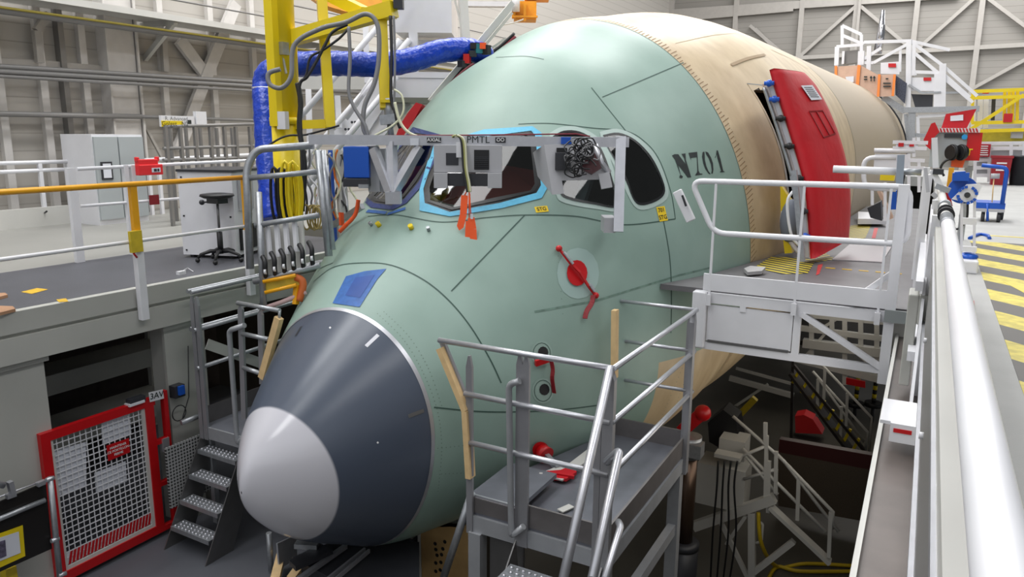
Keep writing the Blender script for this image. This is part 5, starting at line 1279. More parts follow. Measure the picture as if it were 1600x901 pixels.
for y_ in (6.35, 7.9): MB().bx(.05, .13, y_-.04, y_+.04, -.3, 1.08).build('post', WHITE, t)
MB().prism([(.045, 5.6, -.3), (.045, 7.6, -.3), (.045, 8.4, 1.0), (.045, 6.6, 1.0)], (.02, 0, 0)).build('side_plate', WHITE, t)
MB().bx(-.005, .045, 6.0, 9.2, .05, .12).bx(-.005, .045, 6.1, 9.2, .55, .62).build('side_bar', WHITE, t)
t = thing('ledge_bracket', 'white folded bracket with a small red label beside the pit ledge', 'bracket', (0, 5, 0))
MB().bx(-.11, .17, 5.05, 5.5, -.12, -.10).bx(-.05, .17, 5.02, 5.05, -.22, -.1).build('plate', WHITE, t)
MB().bx(-.03, .07, 5.015, 5.02, -.155, -.13).build('red_label', RED, t)
t = thing('beige_housing', 'beige boxy cover on the pit side of the near handrail', 'housing', (0, 6.3, 0))
MB().bx(-.04, .03, 6.2, 6.5, -.2, .5).bx(.03, .12, 6.2, 6.28, .28, .5).build('cover', CREAM, t, bevel=.01)
# floor marking
def stripes():
    m = bpy.data.materials.new('hazard_floor'); m.use_nodes = True; nt = m.node_tree; b = nt.nodes['Principled BSDF']; L = nt.links.new
    b.inputs['Roughness'].default_value = .45
    tc = nt.nodes.new('ShaderNodeTexCoord'); sx = nt.nodes.new('ShaderNodeSeparateXYZ'); L(tc.outputs['Object'], sx.inputs[0])
    ad = nt.nodes.new('ShaderNodeMath'); ad.operation = 'ADD'; L(sx.outputs['X'], ad.inputs[0]); L(sx.outputs['Y'], ad.inputs[1])
    mu = nt.nodes.new('ShaderNodeMath'); mu.operation = 'MULTIPLY'; mu.inputs[1].default_value = 1/1.22; L(ad.outputs[0], mu.inputs[0])
    fr = nt.nodes.new('ShaderNodeMath'); fr.operation = 'FRACT'; L(mu.outputs[0], fr.inputs[0])
    gt = nt.nodes.new('ShaderNodeMath'); gt.operation = 'GREATER_THAN'; gt.inputs[1].default_value = .52; L(fr.outputs[0], gt.inputs[0])
    n = nt.nodes.new('ShaderNodeTexNoise'); n.inputs['Scale'].default_value = 9; n.inputs['Detail'].default_value = 8; L(tc.outputs['Object'], n.inputs['Vector'])
    cr = nt.nodes.new('ShaderNodeValToRGB'); e = cr.color_ramp.elements; e[0].position = .35; e[0].color = (*S(186, 170, 60), 1); e[1].position = .65; e[1].color = (*S(222, 205, 78), 1); L(n.outputs['Fac'], cr.inputs[0])
    mx = nt.nodes.new('ShaderNodeMix'); mx.data_type = 'RGBA'; L(gt.outputs[0], mx.inputs[0]); L(cr.outputs[0], mx.inputs[6]); mx.inputs[7].default_value = (*S(74, 70, 66), 1); L(mx.outputs[2], b.inputs['Base Color'])
    return m
HAZ = stripes()
struct('floor_marking', MB().bx(.69, 3.4, 3.0, 14.2, .0, .003), HAZ)
YF = mat('hazard_yellow', S(212, 194, 70), .45, noise=.1, nscale=9)
def ln(a, c, w_): d_ = (V(c)-V(a)).normalized(); s = V((-d_.y, d_.x, 0))*w_/2; return MB().prism([V(a)-s, V(c)-s, V(c)+s, V(a)+s], (0, 0, .003))
struct('floor_marking_frame', ln((.95, 10.3, .003), (1.7, 7.0, .003), .14), YF)
struct('floor_marking_line', MB().bx(.9, 14, 15.1, 15.22, 0, .003), YF)
tag(MB().prism([AZ(1518, 470, .01), AZ(1522, 470, .01), AZ(1528, 555, .01), AZ(1524, 555, .01)], (0, 0, .004)).build('striped_tape', mat('red_white_tape', S(190, 90, 90), .6)), 'thin strip of red and white tape on the concrete beside the handrail', 'tape')
tag(MB().tube(spline([AZ(1515, 372, .02), AZ(1530, 366, .02), AZ(1543, 368, .02), AZ(1546, 372, .02)], 5), .03, 6).build('blue_strap', BLUEP), 'blue strap lying on the floor before the hazard stripes', 'strap')

# ------------------------------------------------------------------ door access platform
t = thing('door_platform', 'white access platform with folding railing below the red door cover', 'platform', (-1.1, 10, 0))
PD = mat('platform_deck', S(104, 102, 104), .5, noise=.12, nscale=3)
xe = lambda y_: body(y_, 0).x+.03
ym = [8.1+(20-8.1)*k/14 for k in range(15)]
def hullx(y_): # skin at deck height
    return body(y_, zth(y_, 0)).x+.03
MB().prism([(hullx(y_), y_, 0) for y_ in ym]+[(.03, 20, 0), (.03, 8.1, 0)], (0, 0, -.06)).build('deck', PD, t)
FX0 = -2.02
b = MB().bx(FX0, -.17, 8.02, 8.05, -.0, .18); b.build('toe_board', WHITE, t)
b = MB().bx(FX0-.02, -.17, 8.04, 8.1, -.14, -.03).bx(FX0-.08, -.17, 8.04, 8.1, -.66, -.58).bx(-.24, -.15, 8.0, 8.1, -.75, 1.2).bx(-1.07, -1.0, 8.04, 8.1, -.62, -.1).bx(FX0-.02, FX0+.05, 8.04, 8.1, -.62, -.05)
b.bar((-1.0, 8.06, -.15), (-.22, 8.06, -.6), .05, .08, (0, 1, 0)).bar((-.56, 8.1, .02), (-.2, 8.1, .36), .05, .08, (0, 1, 0)).bx(-1.62, -1.56, 8.04, 8.09, -.2, -.1)
b.build('frame', WHITE, t)
MB().bx(FX0-.1, FX0+.05, 7.98, 8.12, -.64, -.02).build('end_post', WHITE, t, bevel=.012)
pnl = MB().bx(FX0+.06, -1.08, 8.05, 8.08, -.56, -.16).build('side_panel', WHITE, t)
MB().bx(FX0+.08, -1.1, 8.03, 8.05, -.575, -.55).build('panel_lip', STEEL, t)
MB().bx(-.24, -.02, 7.98, 8.0, -.12, .0).build('hinge_plate', mat('grey_hinge', S(140, 146, 146), .4), t)
r1 = arc([(-2.22, 8.04, 1.16), (-.14, 8.04, 1.18), (-.12, 8.04, .64), (-1.95, 8.04, .62)], .13, 6, closed=True)
MB().tube(r1, .03, 12, closed=True).build('railing_loop', WHITE, t)
for x_ in (-1.95, -1.075, -.3): MB().bar((x_, 8.03, -.12), (x_, 8.03, 1.16), .022).build('rod', WHITE, t)
for x_ in (-1.95, -1.075, -.3): MB().box((x_, 8.0, -.1), (.05, .03, .12)).build('rod_foot', WHITE, t)
a, c = AY(1058, 298, 8.05), AY(1080, 345, 8.05); MB().bar(a, c, .1, .05, (0, 1, 0)).build('bumper_plate', WHITE, t, bevel=.01)
MB().bar(AY(1066, 305, 7.99), AY(1072, 322, 7.99), .02, .01, (0, 1, 0)).build('slot', CHAR, t)
b = MB().bx(-.2, -.05, 8.2, 16, -.5, -.06).bx(-2.0, -.05, 9.5, 9.6, -.4, -.06).bx(-1.9, -.05, 12, 12.1, -.4, -.06).bx(-1.7, -.05, 15, 15.1, -.4, -.06); b.build('sub_frame', OFFW, t)
hz_ = MB().prism([AZ(1178, 418, .003), AZ(1205, 401, .003), AZ(1276, 404, .003), AZ(1262, 427, .003), AZ(1222, 428, .003)], (0, 0, .002))
def hz2():
    m = bpy.data.materials.new('hazard_tread'); m.use_nodes = True; nt = m.node_tree; b = nt.nodes['Principled BSDF']; L = nt.links.new
    tc = nt.nodes.new('ShaderNodeTexCoord'); sx = nt.nodes.new('ShaderNodeSeparateXYZ'); L(tc.outputs['Object'], sx.inputs[0])
    s = nt.nodes.new('ShaderNodeMath'); s.operation = 'MULTIPLY_ADD'; s.inputs[1].default_value = .55; L(sx.outputs['X'], s.inputs[0]); L(sx.outputs['Y'], s.inputs[2])
    mu = nt.nodes.new('ShaderNodeMath'); mu.operation = 'MULTIPLY'; mu.inputs[1].default_value = 6.2; L(s.outputs[0], mu.inputs[0])
    fr = nt.nodes.new('ShaderNodeMath'); fr.operation = 'FRACT'; L(mu.outputs[0], fr.inputs[0]); gt = nt.nodes.new('ShaderNodeMath'); gt.operation = 'GREATER_THAN'; gt.inputs[1].default_value = .5; L(fr.outputs[0], gt.inputs[0])
    mx = nt.nodes.new('ShaderNodeMix'); mx.data_type = 'RGBA'; L(gt.outputs[0], mx.inputs[0]); mx.inputs[6].default_value = (*S(205, 185, 50), 1); mx.inputs[7].default_value = (*S(52, 50, 48), 1); L(mx.outputs[2], b.inputs['Base Color'])
    return m
HZ2 = hz2(); hz_.build('hazard_tread', HZ2, t)
MB().prism([AZ(1330, 352, .003), AZ(1362, 350, .003), AZ(1352, 372, .003), AZ(1310, 376, .003), AZ(1290, 395, .003), AZ(1305, 405, .003), (AZ(1270, 410, .003))], (0, 0, .002)).build('hazard_tread', HZ2, t)
MB().prism([AZ(1330, 380, .004), AZ(1395, 383, .004), AZ(1378, 410, .004), AZ(1300, 406, .004)], (0, 0, .01)).build('light_plate', mat('light_plate', S(176, 170, 172), .5), t)
MB().prism([AZ(1278, 414, .003), AZ(1286, 412, .003), AZ(1280, 428, .003), AZ(1275, 430, .003)], (0, 0, .002)).prism([AZ(1366, 356, .003), AZ(1372, 356, .003), AZ(1368, 372, .003), AZ(1362, 372, .003)], (0, 0, .002)).build('red_mark', mat('red_mark', S(190, 60, 60), .6), t)
b = MB()
for k in range(5): a, c = AZ(1290+k*26, 418+k*2.1, .003), AZ(1305+k*26, 419.3+k*2.1, .003); b.bar(a, c, .05, .003)
b.build('yellow_dashes', MARKY, t)
tag(MB().prism([AZ(1162, 424, .02), AZ(1172, 420, .04), AZ(1196, 422, .04), AZ(1190, 428, .02), AZ(1168, 430, .02)], (0, 0, .04)).build('grey_wedge', mat('pale_wedge', S(170, 168, 168), .5)), 'small pale wedge on the platform deck beside the green skin', 'wedge')
t = thing('yellow_bag', 'yellow and blue grey bag standing in the doorway behind the railing', 'bag', tuple(AZ(1245, 400, 0)))
bq = lambda x, y: AY(x, y, 10.9)
MB().prism([bq(1219, 288), bq(1235, 312), bq(1236, 340), bq(1232, 370), bq(1238, 395), bq(1226, 396), bq(1220, 340)], (0, .15, 0)).build('yellow_sheet', YEL, t)
MB().ball(bq(1235, 345), .2, .7, .6, 1.5).build('grey_bundle', mat('blue_grey', S(120, 130, 145), .6), t); MB().tube(spline([bq(1224, 330), bq(1222, 350), bq(1232, 372), bq(1246, 392), bq(1260, 398)], 5), .03, 8).build('hose', WHITE, t)
t = thing('door_support_strut', 'silver strut standing on the platform before the open door edge', 'strut', tuple(AZ(1254, 408, 0)))
q_ = lambda x, y: AY(x, y, 9.9)
b = MB().bar(q_(1241, 266), q_(1254, 408), .07, .06, (1, 0, 0)).bar(q_(1236, 275), q_(1246, 330), .03, .03); b.build('strut', GALV, t)
# posts and rails beyond on the same deck
t = thing('deck_gate', 'tall white gate posts at the right end of the door platform', 'gate', (-.05, 8.8, 0))
MB().bx(-.03, .03, 8.45, 8.52, -.02, 1.28).build('post', WHITE, t); MB().bx(-.06, .0, 9.9, 9.98, 0, 1.3).build('post', WHITE, t)
MB().bx(-.03, .1, 8.5, 8.56, .5, .57).build('cross_bar', WHITE, t)
tubes('cross_tube', [[AY(1302, 264, 9.2), AY(1402, 268, 9.2)]], .042, WHITE, t); MB().cyl(AY(1402, 268, 9.2), AY(1440, 269, 9.2), .035, 12).build('cross_tube_sleeve', GALV, t)
MB().bar(AY(1408, 242, 9.1), AY(1405, 292, 9.1), .07, .03).build('steel_plate', mat('blue_steel', S(150, 160, 172), .4, .5), t)
t = thing('far_deck_railing', 'white looped railing with blank white board further along the door platform', 'railing', (-.6, 12, 0))
v_ = lambda x, y: AY(x, y, 12.5)
MB().tube(arc([v_(1400, 246), v_(1349, 246), v_(1350, 294), v_(1400, 296)], .15), .035, 10).build('loop', WHITE, t)
MB().bar(v_(1366, 252), v_(1418, 253), .02, .22, (0, 0, 1)).build('board', WHITE, t); tubes('tube', [[v_(1366, 235), v_(1430, 236)]], .035, WHITE, t)
for x_, y0_, y1_ in ((1363, 290, 320), (1383, 285, 345), (1420, 240, 300), (1436, 252, 300), (1428, 215, 245)): MB().bar(v_(x_, y0_), v_(x_, y1_), .04).build('rod', WHITE, t)
for x0_, y_, x1_ in ((1420, 250, 1445), (1420, 262, 1445), (1395, 222, 1450), (1395, 231, 1448)): MB().bar(v_(x0_, y_), v_(x1_, y_+1), .05, .05).build('bar', WHITE, t)
s_ = MB().bar(v_(1400, 227), v_(1434, 228), .02, .11, (0, 0, 1)).build('status_board', PAPER, t); MB().bar(v_(1404, 226)-V((0, .03, 0)), v_(1412, 226)-V((0, .03, 0)), .02, .05, (0, 0, 1)).bar(v_(1421, 227)-V((0, .03, 0)), v_(1428, 227)-V((0, .03, 0)), .02, .03, (0, 0, 1)).build('red_panel', RED, s_)
tag(MB().bar(v_(1373, 272)+V((0, .6, 0)), v_(1396, 273)+V((0, .6, 0)), .3, .22, (0, 0, 1)).build('yellow_case', YEL), 'yellow case on the platform behind the looped railing', 'case')
tag(MB().prism([AY(1355, 325, 13), AY(1376, 315, 13), AY(1378, 345, 13), AY(1360, 340, 13)], (0, .4, 0)).build('dark_bag', CHAR), 'dark bag lying on the platform beyond the railing', 'bag')
tag(MB().prism([AZ(1340, 338, .05), AZ(1372, 340, .05), AZ(1385, 350, .05), AZ(1340, 350, .05)], (0, 0, .1)).build('white_ramp', WHITE), 'low white ramp on the deck beside the fuselage', 'ramp')
tag(MB().bar(AY(1381, 320, 14), AY(1386, 318, 14), .3, .5, (0, 0, 1)).build('cardboard_box', CART), 'brown carton standing behind the dark bag', 'box')
tag(MB().bar(AY(1393, 312, 13.6), AY(1401, 312, 13.6), .1, .3, (0, 0, 1)).build('blue_crate', BLUEP), 'blue crate seen between the white posts of the platform', 'crate')

# ------------------------------------------------------------------ equipment to the right, beyond the handrail
EY = 14.0
e = lambda x, y, yy=EY: AY(x, y, yy)
def ybox(mb, x0, y0, x1, y1, yy, dep):
    a, c = e(x0, y0, yy), e(x1, y1, yy); return mb.bx(a.x, c.x, yy, yy+dep, c.z, a.z)
t = thing('hose_cabinet', 'grey cabinet with red side and striped top edge beside the pit', 'cabinet', (.5, EY, 0))
ybox(MB(), 1457, 206, 1512, 262, EY, .5).build('body', mat('cab_grey', (0, 0, 0)), t); MB().bx(.5, .6, EY+.2, EY+.3, 0, 1.2).build('stand', GALV, t); ybox(MB(), 1513, 207, 1530, 251, EY-.02, .4).build('red_panel', RED, t)
q = ybox(MB(), 1468, 200, 1531, 207, EY-.05, .5).build('top_edge', WHITE, t); b = MB()
for k in range(12): b.prism([e(1470+k*5.1, 206.6, EY-.055), e(1472.5+k*5.1, 206.6, EY-.055), e(1470.5+k*5.1, 200.4, EY-.055), e(1468+k*5.1, 200.4, EY-.055)], (0, -.004, 0))
b.build('red_stripe', RED, q)['kind'] = 'stuff'
ybox(MB(), 1476, 209, 1505, 215, EY-.03, .05).build('dark_slot', CHAR, t)
p = e(1507, 214, EY-.04); MB().cyl(p, p-V((0, .02, 0)), .04, 14).build('blue_sticker', mat('sky_blue', S(40, 150, 215), .5), t)
q = MB(); letters(q, 'T', .14, e(1514.5, 238, EY-.03), (1, 0, 0), (0, 0, 1), .0, .003); q.build('yellow_letter', YEL, t)
t = thing('cable_reels', 'two black cable reels on an orange carrier beside the grey cabinet', 'reel', tuple(e(1495, 245)))
for x_ in (1484, 1498): a = e(x_, 238, EY-.22); MB().cyl(a, a+V((.07, .06, 0)), .11, 20).cyl(a+V((.02, .02, 0)), a+V((.05, .04, 0)), .125, 20).build('reel_drum', BLACK, t)
MB().prism([e(1487, 248, 13.87), e(1500, 240, 13.87), e(1510, 232, 13.87), e(1512, 238, 13.87), e(1504, 262, 13.87), e(1486, 260, 13.87)], (0, .15, 0)).build('carrier', mat('carrier_orange', S(232, 90, 30), .45), t)
MB().tube(spline([e(1508, 245, 13.8), e(1480, 250, 13.8), e(1470, 262, 13.8), e(1475, 275, 13.8)], 5), .02, 6).build('cable', BLACK, t)
t = thing('red_tool_case', 'red angular tool cover with white label behind the striped cabinet', 'cover', tuple(e(1497, 200, 14.8)))
f_ = MB().prism([e(1478, 178, 14.2), e(1526, 170, 14.2), e(1510, 201, 14.2), e(1471, 200, 14.2)], (0, .25, 0)).build('cover', REDCL, t); MB().prism([e(1485, 181, 14.19), e(1505, 179, 14.19), e(1505, 188, 14.19), e(1485, 189, 14.19)], (0, -.01, 0)).build('label', PAPER, f_)
tag(MB().prism([e(1455, 193, 13.87), e(1461, 191, 13.87), e(1468, 206, 13.87), e(1462, 212, 13.87), e(1455, 222, 13.87), e(1454, 234, 13.87), e(1447, 228, 13.87), e(1443, 218, 13.87), e(1449, 206, 13.87)], (0, .15, 0)).build('lifting_arm', RED), 'curved red lifting arm left of the grey cabinet', 'arm')
for (x0_, y0_, x1_, y1_) in ((1457, 205, 1462, 300),): ybox(MB(), x0_, y0_, x1_, y1_, EY+.1, .1)
# hose reel cart
t = thing('hose_reel_cart', 'white cart carrying a blue and white hose reel by the handrail', 'cart', (.55, 11.3, 0))
h = lambda x, y, yy=11.3: AY(x, y, yy)
c = h(1511, 304); MB().cyl(c+V((-.05, .05, .05)), c+V((-.05, .2, .05)), .17, 28).build('reel_drum', BLUEP, t)
MB().prism([h(1487, 311, 11.25), h(1497, 301, 11.25), h(1510, 288, 11.25), h(1531, 287, 11.25), h(1534, 292, 11.25), h(1524, 312, 11.25), h(1510, 316, 11.25)], (0, .04, 0)).build('reel_arm', WHITE, t)
b = MB()
for k in range(16):
    a0_, a1_ = k*pi/8+.05, (k+1)*pi/8
    if k % 8 in (3, 7): continue
    b.prism([c+V((.085*cos(a0_), -.06, .085*sin(a0_))), c+V((.085*cos(a1_), -.06, .085*sin(a1_))), c+V((.12*cos(a1_), -.06, .12*sin(a1_))), c+V((.12*cos(a0_), -.06, .12*sin(a0_)))], (0, -.01, 0))
b.build('reel_ring', BLUEP, t); MB().cyl(c+V((0, -.1, 0)), c+V((0, -.05, 0)), .035, 12).build('hub', CHAR, t)
for x_ in (1503, 1523): MB().bar(h(x_, 300), h(x_-1, 408), .03).build('upright', WHITE, t)
MB().bar(h(1504, 345, 10.9), h(1526, 346, 10.9), .06, .08).build('cross_bar', WHITE, t); MB().bar(h(1504, 388, 10.9), h(1526, 389, 10.9), .06, .06).build('cross_bar', WHITE, t)
a, c2 = AZ(1500, 424, .02), AZ(1524, 424, .02); MB().bx(a.x-.02, c2.x+.02, a.y, a.y+.5, .0, .16).build('base_tray', WHITE, t, bevel=.02); MB().ball((a.x+.08, a.y+.25, .18), .09, 1.2, 1.2, .6).build('blue_glove', BLUEP, t)
MB().tube(spline([h(1512, 316), h(1511, 340), h(1504, 352), h(1494, 358), h(1490, 352)], 5), .015, 6).build('hose', BLACK, t)
MB().bar(h(1487, 262, 11.6), h(1480, 315, 11.6), .06, .05).build('yellow_bar', AMBER, t); MB().bar(h(1480, 300, 11.6), h(1485, 322, 11.6), .1, .05).build('red_bracket', RED, t)
MB().bar(h(1502, 335), h(1500, 402), .05, .03).build('grey_post', GALV, t)
MB().bar(h(1488, 276), h(1514, 276), .1, .1).bar(h(1500, 268), h(1500, 280), .12, .1).build('blue_bracket', BLUEP, t)
# clamps around the handrail end
t = thing('rail_clamps', 'cluster of grey and white clamps where the big handrail ends', 'clamp', (.1, 8.6, 1.1))
k_ = lambda x, y: AY(x, y, 8.3)
MB().bar(k_(1456, 266), k_(1475, 300), .05, .05).build('clamp_arm', WHITE, t); MB().bar(k_(1462, 290), k_(1484, 298), .06, .05).build('clamp_arm', GALV, t); MB().bar(k_(1460, 215), k_(1462, 262), .05, .05).build('clamp_post', WHITE, t)
MB().bar(k_(1457, 302), k_(1464, 308), .04, .04).bar(k_(1446, 262), k_(1450, 300), .03, .03).build('clamp_arm', PLAST, t); MB().box(k_(1466, 268), (.09, .1, .05)).build('cap', CHAR, t)
# blue trolley
t = thing('blue_trolley', 'blue flat trolley with push bar on the hall floor', 'trolley', (1.2, 17.5, 0))
tr = lambda x, y: AY(x, y, 17.6)
a, c = tr(1526, 316), tr(1570, 327)
MB().bx(a.x, c.x, 17.6, 18.4, c.z, a.z).build('bed', BLUEP, t); MB().bx(a.x, c.x, 17.58, 18.42, c.z-.06, c.z).build('bumper', PLAST, t)
tubes('push_bar', [arc([tr(1566, 318), tr(1574, 262), tr(1534, 258)], .1)], .04, BLUEP, t); tubes('push_bar', [[tr(1543, 318), tr(1543, 345)]], .025, BLUEP, t)
for x_, y_ in ((1536, 17.7), (1561, 17.7), (1565, 18.3)): p = AY(x_, 335, y_); MB().cyl((p.x-.03, y_, .1), (p.x+.03, y_, .1), .1, 14).build('wheel', CHAR, t); MB().bx(p.x-.03, p.x+.03, y_-.04, y_+.04, .15, c.z).build('caster_fork', GALV, t)
MB().tube([tr(1553, 278), tr(1550, 316)], .012, 6).build('handle', WOOD, t); MB().tube([tr(1548, 275), tr(1562, 275)], .05, 8).build('broom_head', PLAST, t)
# bins
t = thing('red_bin', 'dark red wheeled bin against the back fence', 'bin', tuple(AZ(1562, 286, 0)))
zb = lambda x, y: AY(x, y, 31.8)
a, c = zb(1551, 243), zb(1577, 286); MB().prism([(a.x+.05, 31.8, 0), (c.x-.05, 31.8, 0), (c.x, 31.8, a.z-.08), (a.x, 31.8, a.z-.08)], (0, .5, 0)).build('tub', mat('bin_red', S(150, 20, 34), .45), t); MB().bx(a.x-.03, c.x+.03, 31.77, 32.35, a.z-.08, a.z).build('lid', mat('bin_red', (0, 0, 0)), t); 
for i_ in range(3): MB().bx(a.x+.15, c.x-.15, 31.79, 31.8, a.z-.28-i_*.12, a.z-.23-i_*.12).build('print_line', WTXT, t)
t = thing('black_bin', 'dark round bin at the right picture edge', 'bin', tuple(AZ(1595, 288, 0)))
a, c = zb(1582, 243), zb(1610, 286); r_ = (c.x-a.x)/2; MB().lathe([(r_*.85, 0), (r_, a.z-.06), (r_*1.04, a.z-.06), (r_*1.04, a.z)], ((a.x+c.x)/2, 32.2, 0), 20).build('tub', CHAR, t)
# yellow frame structure
t = thing('yellow_dock', 'yellow tubular work dock with rails at the far right', 'dock', (2, 33, 0))
yd = lambda x, y, d=0: AY(x, y, 33+d)
for a, c in (((1518, 143), (1620, 139)), ((1518, 192), (1620, 190)), ((1518, 205), (1620, 202)), ((1515, 203), (1600, 148)), ((1516, 153), (1620, 150))): MB().bar(yd(*a), yd(*c), .12, .12).build('beam', YEL, t)
for x_ in (1520, 1570, 1577, 1583, 1590): MB().bar(yd(x_, 143, .3), yd(x_-1, 192, .3), .1, .1).build('post', YEL, t)
MB().bar(yd(1528, 213, .5), yd(1620, 210, .5), .1, .45).build('panel', mat('yellow_panel', S(205, 190, 60), .5, noise=.1), t)
for x_ in (1521, 1532, 1541): MB().bar(yd(x_, 150, .8), yd(x_-1, 200, .8), .16, .1).build('white_post', WHITE, t)
MB().bar(yd(1553, 150, .6), yd(1551, 188, .6), .12, .1).build('dark_post', CHAR, t); MB().bar(yd(1535, 145, .2), yd(1545, 145, .2), .1, .06).build('red_sign', RED, t)
MB().bar(yd(1568, 184, -.1), yd(1582, 184, -.1), .05, .3).build('red_box', RED, t)
tag(ybox(MB(), 1581, 205, 1598, 216, 33.1, .5).build('junction_box', PLAST), 'grey junction box on the yellow dock', 'box')
t = thing('back_fence', 'white boarded fence below the yellow dock', 'fence', (2, 32.9, 0))
for y_ in (224, 232, 250, 262, 274): MB().bar(yd(1523, y_, -.3), yd(1625, y_-1, -.3), .08, .12).build('rail', WHITE, t)
for x_ in (1524, 1546, 1580, 1600): MB().bar(yd(x_, 222, -.3), yd(x_-1, 284, -.3), .1).build('post', WHITE, t)
MB().bar(yd(1524, 255, -.1), yd(1620, 254, -.1), .04, .9).build('board', mat('grey_board', S(180, 180, 184), .5), t)
f_ = ybox(MB(), 1529, 225, 1546, 245, 32.5, .2); s_ = tag(f_.build('warning_sign', mat('sign_red', S(165, 20, 40), .5)), 'red notice with white lines on the white back fence', 'sign'); q = MB()
for i_ in range(5): ybox(q, 1531+(i_ % 2), 227.5+i_*3.4, 1544-(i_ % 2), 229+i_*3.4, 32.48, .01)
q.build('sign_print', WTXT, s_)

# ------------------------------------------------------------------ far white stair tower at the end of the section
TY = 30.0
f = lambda x, y, d=0: AY(x, y, TY+d)
t = thing('stair_tower', 'white stair tower with railings at the far end of the fuselage', 'tower', (-1, TY, 0))
def fl_(pts, w_, name, m=WHITE, d=0):
    b = MB()
    for a, c in zip(pts, pts[1:]): b.bar(f(*a, d), f(*c, d), w_, w_, (0, 1, 0))
    return b.build(name, m, t)
for q in ([(1316, 70), (1316, 40), (1346, 54), (1346, 98)], [(1316, 55), (1346, 68)], [(1307, 105), (1307, 73), (1345, 70), (1350, 66), (1422, 64), (1484, 78)], [(1350, 98), (1365, 98), (1422, 67)], [(1425, 66), (1475, 104), (1527, 150)], [(1430, 84), (1475, 122), (1520, 160)], [(1420, 112), (1475, 114)], [(1422, 82), (1430, 118)], [(1377, 75), (1350, 92)], [(1470, 112), (1515, 152)]): fl_(q, .1, 'rail')
for x_, y0_, y1_, w_ in ((1308, 75, 102, .14), (1318, 80, 100, .08), (1346, 80, 102, .2), (1358, 72, 110, .14), (1407, 75, 112, .08), (1420, 62, 172, .16), (1428, 70, 118, .12), (1473, 100, 170, .2), (1465, 115, 168, .2), (1450, 170, 175, .1)): fl_([(x_, y0_), (x_-1, y1_)], w_, 'post')
fl_([(1330, 80), (1330, 100)], .5, 'grey_infill', PIPE, .4)
b = MB().prism([f(1376, 98, -.05), f(1408, 96, -.05), f(1405, 116, -.05), f(1376, 115, -.05)], (0, .05, 0)); s_ = b.build('white_board', WHITE, t)
MB().prism([f(1388, 99, -.1), f(1400, 99, -.1), f(1400, 105, -.1), f(1388, 105, -.1)], (0, .03, 0)).build('red_label', RED, s_)
b = MB().prism([f(1420, 121), f(1463, 121), f(1461, 142), f(1424, 142)], (0, .05, 0)); s_ = b.build('white_board', WHITE, t)
MB().prism([f(1443, 121, -.05), f(1455, 121, -.05), f(1455, 126, -.05), f(1443, 126, -.05)], (0, .03, 0)).build('red_label', RED, s_)
MB().prism([f(1424, 147, .1), f(1458, 148, .1), f(1457, 168, .1), f(1430, 168, .1)], (0, .05, 0)).build('dark_board', CHAR, t)
MB().prism([f(1399, 117, -.2), f(1417, 130, -.2), f(1414, 162, -.2), f(1399, 148, -.2)], (0, .05, 0)).build('tread_plate', mat('tread_dark', S(70, 74, 88), .4, .4, noise=.5, nscale=30), t)
b = MB().bar(f(1412, 172), f(1530, 170), .3, .18).bar(f(1380, 152), f(1415, 174), .2, .12, (0, 1, 0)); b.build('platform_beam', GALV, t)
fl_([(1425, 175), (1424, 222)], .22, 'leg', GALV); fl_([(1415, 178), (1420, 222)], .12, 'leg', GALV); fl_([(1435, 222), (1434, 182), (1470, 180), (1500, 178)], .1, 'lower_rail'); fl_([(1420, 210), (1450, 212)], .12, 'lower_rail', GALV); fl_([(1470, 215), (1478, 178)], .08, 'lower_rail', GALV)
fl_([(1475, 145), (1510, 144)], .06, 'lower_rail', GALV); fl_([(1420, 132), (1440, 145), (1470, 144)], .06, 'stair_rail', GALV, -.1)
t = thing('carton_screen', 'cardboard sheets edged with orange tape leaning at the tower edge', 'cardboard', tuple(f(1350, 140)))
OT = mat('orange_tape', S(235, 135, 60), .5)
for q in ([(1305, 104), (1340, 102), (1340, 134), (1308, 118)], [(1343, 101), (1372, 117), (1372, 151), (1339, 134)], [(1374, 117), (1399, 116), (1397, 150), (1372, 151)]): MB().prism([f(x, y, -.4) for x, y in q], (0, .06, 0)).build('sheet', CART, t)
for q in ([(1304, 103), (1308, 103), (1308, 119), (1304, 117)], [(1340, 101), (1345, 102), (1342, 134), (1337, 134)], [(1372, 116), (1376, 116), (1374, 151), (1370, 151)], [(1396, 116), (1400, 116), (1397, 150), (1393, 150)]): MB().prism([f(x, y, -.46) for x, y in q], (0, .04, 0)).build('tape_edge', OT, t)
b = MB().prism([f(1321, 120, -.46), f(1334, 119, -.46), f(1334, 128, -.46), f(1324, 130, -.46)], (0, .04, 0)); b.build('document_pouch', PAPER, t)
for x_ in (1361, 1366): MB().bar(f(x_, 119, -.46), f(x_, 127, -.46), .03, .03).bar(f(x_-1.5, 122, -.46), f(x_, 119, -.46), .03, .03).bar(f(x_+1.5, 122, -.46), f(x_, 119, -.46), .03, .03).build('arrow_print', INK, t)
for x0_, y0_, x1_ in ((1350, 120, 1355), (1350, 124, 1355), (1380, 130, 1392), (1380, 135, 1392), (1384, 123, 1388)): MB().bar(f(x0_, y0_, -.46), f(x1_, y0_, -.46), .04, .04).build('carton_print', INK, t)
tag(MB().tube([f(1371, 84, .3), f(1377, 50, .3), f(1380, 16, .3)], [.14, .13, .06], 12).build('exhaust_pipe', mat('chrome', S(190, 190, 195), .15, .9)), 'shiny tapered pipe rising from the stair tower', 'pipe')
tag(MB().tube([body(END_Y-.02, k*2*pi/60) for k in range(60)], .06, 6, closed=True).build('rubber_edge', CHAR, None), 'dark rubber edge ring around the far end of the fuselage section', 'ring')
end = MB(); pts = [body(END_Y-.05, k*2*pi/60) for k in range(60)]; end.v = [tuple(p) for p in pts]; end.face(range(60)); end.build('end_closure', CHAR, plane)

